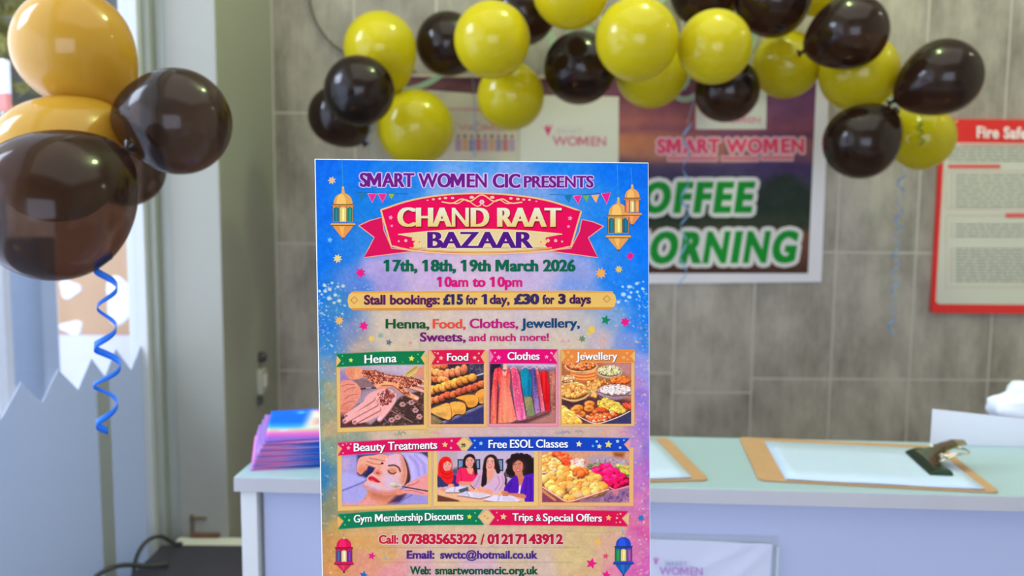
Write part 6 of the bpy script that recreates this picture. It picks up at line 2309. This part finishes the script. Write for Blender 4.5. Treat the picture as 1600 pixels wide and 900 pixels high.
cv.specks([(100, 520), (300, 410), (600, 420), (830, 590), (560, 720), (400, 760)], 420, 7, [(250, 210, 140), (190, 110, 44), (246, 196, 120)], 9, .55)
cv.ell(530, 695, 60, 34, (240, 214, 150), soft=10, a=.8)
cv.line([(88, 612), (260, 720), (390, 786), (600, 730), (860, 640)], 20, (176, 90, 76), sm=4)
cv.line([(88, 604), (260, 712), (390, 776), (600, 722), (870, 632)], 12, (244, 206, 190), sm=4)
for p_ in ([(450, 370), (500, 310), (600, 380)], [(430, 400), (560, 330), (630, 400)]):
    cv.line(p_, 6, (246, 220, 200), sm=4, a=.7)
cv.grain(10, 18, 91)
picture([(846.8, 704), (983, 704), (983, 785), (846.8, 784.6)], cv, [(841.5, 699), (989.5, 699), (989.5, 790.5), (841.5, 790.5)], (242, 182, 112), (236, 160, 110))

# ---- label ribbons over the pictures


def label_ribbon(name, shape, col, texts, stars, dots, edge, under=None):
    f = flat()
    if under:
        for u_, c_ in under:
            f.shape(u_, c_, H4)
    f.shape(shape, col, H5)
    if edge:
        f.line(list(shape) + [shape[0]], .9, edge, H5 + .00004)
    for x, y, r, c_ in stars:
        f.star(x, y, r, c_, H6, 5, .5, .1)
    for x, y, r, c_ in dots:
        f.fan(x, y, r, r, c_, H6, 10)
    for a in texts:
        s_, x0_, x1_, b0, b1, cap = a
        f.text(s_, x0_, x1_, b0, b1, cap, (250, 246, 246), H6 + .00008, .004, smear=.42, shadow=(.8, .9, tuple(c * .42 for c in col)))
    f.build(name, M_ink, poster)


WD = (244, 190, 150)
label_ribbon('label_ribbon', [(525.3, 553.3), (595, 549.8), (664, 548.6), (657, 558.5), (663.2, 569), (595, 569.6), (525.6, 573.2), (533, 563)], (4, 120, 66), [('Henna', 569.8, 619.4, 567.6, 565.6, 13)],
             [(548.3, 562.6, 4, (206, 226, 110)), (643, 560, 5, (226, 226, 90))], [(535, 556, 1.2, (90, 200, 130)), (536, 568, 1.2, (90, 200, 130)), (653, 553.5, 1.3, (90, 200, 130)), (653, 565, 1.2, (90, 200, 130)), (629, 566, 1, (90, 180, 120))], (40, 150, 90),
             [([(526, 556), (534, 563), (526.5, 571)], (240, 190, 110)), ([(664, 551), (657, 558.5), (663.5, 567)], (240, 190, 110))])
label_ribbon('label_ribbon', [(673.5, 547.3), (715, 546.6), (757.5, 546.8), (750.5, 557), (757, 567.8), (715, 568), (673.5, 569.6), (680.5, 558)], (226, 18, 74), [('Food', 698.5, 731, 563.5, 563.3, 11.5)],
             [(689, 559.2, 3.8, (250, 180, 150)), (741.5, 558.8, 3.6, (250, 180, 150))], [(684, 552, 1.6, WD), (684, 565, 1.5, WD), (748, 552, 1.5, WD), (747.5, 563.5, 1.4, WD), (679.5, 551, 1, WD)], (236, 80, 110),
             [([(672.5, 550), (680.5, 558), (673, 568)], (244, 176, 110)), ([(758, 550), (750.5, 557), (758, 567)], (244, 176, 110))])
label_ribbon('label_ribbon', [(764.6, 546), (818, 545.6), (871, 546), (863.3, 556.5), (870.6, 568), (818, 567.6), (764.8, 568), (771.5, 557)], (234, 0, 112), [('Clothes', 793, 842.5, 562, 561.8, 11.8)],
             [(779, 558.5, 4, (250, 160, 200)), (853.8, 557.5, 3.6, (250, 150, 190))], [(773, 551, 1.5, (250, 150, 190)), (774, 563.5, 1.2, (250, 150, 190)), (861, 551, 1.4, (250, 170, 200)), (862.5, 552.5, 1.2, (250, 170, 200)), (860, 562.5, 1.1, (250, 150, 190))], (240, 60, 140),
             [([(764.5, 549), (771.5, 557), (764.5, 566)], (246, 130, 170)), ([(871, 549), (863.3, 556.5), (871, 566)], (246, 150, 150))])
label_ribbon('label_ribbon', [(878.3, 546.3), (935, 545.8), (991.5, 546.3), (984.7, 556), (991, 566.5), (935, 566.3), (878, 567), (883.8, 556.5)], (240, 136, 62), [('Jewellery', 900.3, 964, 562, 562, 11.8)],
             [], [(893, 557, 2.6, (246, 176, 100)), (887.5, 550.5, 2, (246, 176, 100)), (887.5, 562.5, 1.6, (246, 176, 100)), (974, 558.5, 2.6, (246, 176, 100)), (979.5, 551.5, 2, (246, 176, 100)), (980, 561.5, 1.6, (246, 176, 100)), (913.5, 551.5, 1.6, (250, 190, 120))], (246, 160, 90),
             [([(877, 549), (883.8, 556.5), (877.5, 565)], (240, 180, 90)), ([(992, 549), (984.7, 556), (991.5, 565)], (240, 190, 110))])
label_ribbon('label_ribbon', [(526.8, 691.8), (600, 687.4), (660, 685), (721.5, 683.3), (713, 692.7), (720.8, 704), (660, 704.2), (600, 706.6), (528, 711.4), (534.8, 700.7)], (228, 8, 88), [('Beauty', 553, 601.5, 705, 703.2, 12.6), ('Treatments', 606.5, 682.6, 702.9, 700.6, 12.6)],
             [(544.3, 699.6, 3.6, (250, 160, 170)), (695, 694.4, 5, (250, 190, 120))], [(535.8, 695, 1.8, (250, 130, 160)), (541.5, 693, 1.2, (250, 130, 160)), (548, 693.3, 1.6, (250, 130, 160)), (536, 707.5, 1.5, (250, 130, 160)), (705.5, 688.5, 1.9, (250, 160, 170)), (704.5, 699.5, 1.9, (250, 150, 160))], (240, 70, 130),
             [([(527, 695), (534.8, 700.7), (528, 709)], (244, 170, 110))])
f = flat()
f.shape([(725, 683), (738.5, 692.7), (728, 704.5), (713, 692.9)], (240, 194, 120), H5)
for x in (721.5, 724.5):
    f.line([(x, 692.5), (x + 2.6, 695.3), (x, 698.5)], 1.6, (70, 80, 50), H6)
    f.fan(x, 694.5, 1.4, 1, (70, 80, 50), H6, 8)
f.build('ribbon_diamond', M_ink, poster)
label_ribbon('label_ribbon', [(732.3, 682.8), (850, 682.6), (983.2, 684.6), (974.3, 694), (983, 704.5), (850, 703.6), (729.6, 704), (739, 692.8)], (16, 66, 186), [('Free', 763.3, 791.5, 699.6, 699.6, 12.5), ('ESOL', 797, 832.5, 699.2, 699.2, 12.5), ('Classes', 837.5, 886.8, 699, 699, 12.5)],
             [(751.3, 692.4, 3.8, (150, 200, 240)), (904.3, 693.5, 5.2, (240, 226, 150)), (936, 697, 4.4, (206, 220, 160)), (950.3, 694, 6.2, (232, 214, 110)), (964.5, 689.2, 3.2, (190, 220, 240))], [(741.5, 688, 1.5, (130, 190, 240)), (742, 699, 1.5, (130, 190, 240)), (932, 689.5, 2, (150, 220, 220)), (926, 696.5, 2, (90, 180, 210)), (968.5, 699, 2, (150, 200, 240)), (974.5, 687.5, 1.4, (150, 200, 240))], (50, 110, 210),
             [([(984, 687), (974.3, 694), (984, 703)], (244, 160, 140))])
label_ribbon('label_ribbon', [(528, 803.6), (575, 799.6), (625, 797.3), (690, 796.2), (754.2, 796.3), (745.7, 807), (755.8, 819.6), (690, 819.6), (625, 821), (575, 823), (528.8, 826.2), (537.2, 813.7)], (6, 122, 80), [('Gym', 553, 580.5, 816, 814.9, 11.6), ('Membership', 586, 660, 814.7, 812.9, 11.6), ('Discounts', 664, 723.5, 812.8, 811.7, 11.6)],
             [(733.3, 807, 4.4, (220, 226, 70))], [(545.5, 812.5, 1.9, (140, 220, 90)), (539, 807, 1.3, (90, 200, 130)), (539, 819.5, 1.3, (90, 200, 130)), (742, 801, 1.3, (110, 220, 150)), (743.5, 813.5, 1.3, (110, 220, 150))], (40, 150, 100),
             [([(527, 806.5), (537.2, 813.7), (528, 824)], (240, 180, 100))])
f = flat()
f.shape([(760.5, 796), (773, 807.6), (761, 819.6), (746.3, 807.3)], (240, 190, 130), H5)
f.fan(757, 806, 1.8, 1.4, (222, 150, 100), H6, 8)
f.fan(762, 809.5, 1.4, 1, (200, 130, 90), H6, 8)
f.build('ribbon_diamond', M_ink, poster)
label_ribbon('label_ribbon', [(764.4, 796.4), (870, 796.2), (981.2, 798.4), (971.2, 809.4), (980.4, 822), (870, 820.4), (764.4, 820), (773, 807.8)], (226, 10, 76), [('Trips', 800.7, 832, 813.2, 813.4, 11.6), ('&', 837.5, 845, 813.6, 813.6, 10.5), ('Special', 848.3, 894.5, 813.8, 814.2, 11.6), ('Offers', 900, 939.8, 814.2, 814.6, 11.6)],
             [(786.3, 807, 5.4, (250, 196, 140)), (950.6, 808.6, 5, (246, 190, 100))], [(776, 800.5, 1.4, (250, 140, 150)), (777.5, 812.5, 1.4, (250, 140, 150)), (963.5, 809, 1.8, (250, 170, 150)), (969, 802.5, 1.7, (250, 150, 150)), (968.5, 815.5, 1.6, (250, 150, 150)), (962.5, 816, 1.2, (250, 150, 150)), (964.5, 803.5, 1.1, (250, 150, 150))], (240, 70, 120),
             [([(982.5, 801), (971.2, 809.4), (982, 820.5)], (242, 186, 130))])

# ---- lettering on the painted ground
f = flat()
HP = (1.7, (224, 190, 236))
f.text('SMART WOMEN CIC', 563, 812, 291.5, 293.2, 21, (112, 22, 128), H4, .01, smear=1.0, halo=HP)
f.text('PRESENTS', 819, 926.5, 293, 292.7, 17.6, (118, 22, 128), H4, .01, smear=.8, halo=(1.5, (224, 190, 236)))
f.text('17th, 18th, 19th March 2026', 600, 898.3, 423.6, 423.6, 17.2, (6, 98, 70), H4, .02, smear=.9)
f.text('10am to 10pm', 683, 815.7, 447.8, 447.8, 14.8, (222, 14, 118), H4, .02, smear=.7)
f.text('Henna,', 603, 670.3, 513, 513, 14.3, (22, 86, 34), H4, .010, smear=.6)
f.text('Food,', 676.5, 727, 513, 513, 14.3, (238, 78, 52), H4, .010, smear=.6)
f.text('Clothes,', 734, 809, 512.5, 512.3, 14.3, (196, 18, 120), H4, .010, smear=.6)
f.text('Jewellery,', 814.5, 905.3, 512, 511.6, 14.3, (24, 70, 110), H4, .010, smear=.6)
f.text('Sweets,', 656.5, 727, 533.4, 533.2, 13.8, (122, 14, 108), H4, .010, smear=.6)
f.text('and much more!', 732.6, 857, 533, 532.4, 11.4, (204, 20, 110), H4, .010, smear=.5)
RH_ = (1.2, (240, 206, 200))
f.text('Call:', 592, 622.4, 848.9, 848.9, 12.8, (206, 20, 52), H4, .025, smear=.35, halo=RH_)
f.text('07383565322', 628, 745, 849, 849.2, 14.2, (202, 18, 52), H4, .035, smear=.5, halo=RH_)
f.text('/', 750.5, 757, 850, 850, 15, (190, 18, 52), H4, .025)
f.text('01217143912', 761.7, 879.2, 849.2, 849.2, 14.2, (192, 18, 56), H4, .035, smear=.5, halo=RH_)
f.text('Email:', 635.7, 678.6, 872.3, 872.3, 11.8, (74, 34, 124), H4, .025, smear=.35)
f.text('swctc@hotmail.co.uk', 688, 839.5, 872.3, 872.3, 11.8, (70, 40, 126), H4, .022, smear=.35)
f.text('Web:', 640.7, 672.8, 896.8, 896.8, 11.8, (10, 84, 54), H4, .025, smear=.35)
f.text('smartwomencic.org.uk', 680, 840.5, 896.8, 896.8, 11.8, (16, 84, 56), H4, .022, smear=.35)
f.build('lettering', M_ink, poster)

bpy.data.objects.remove(_fo)
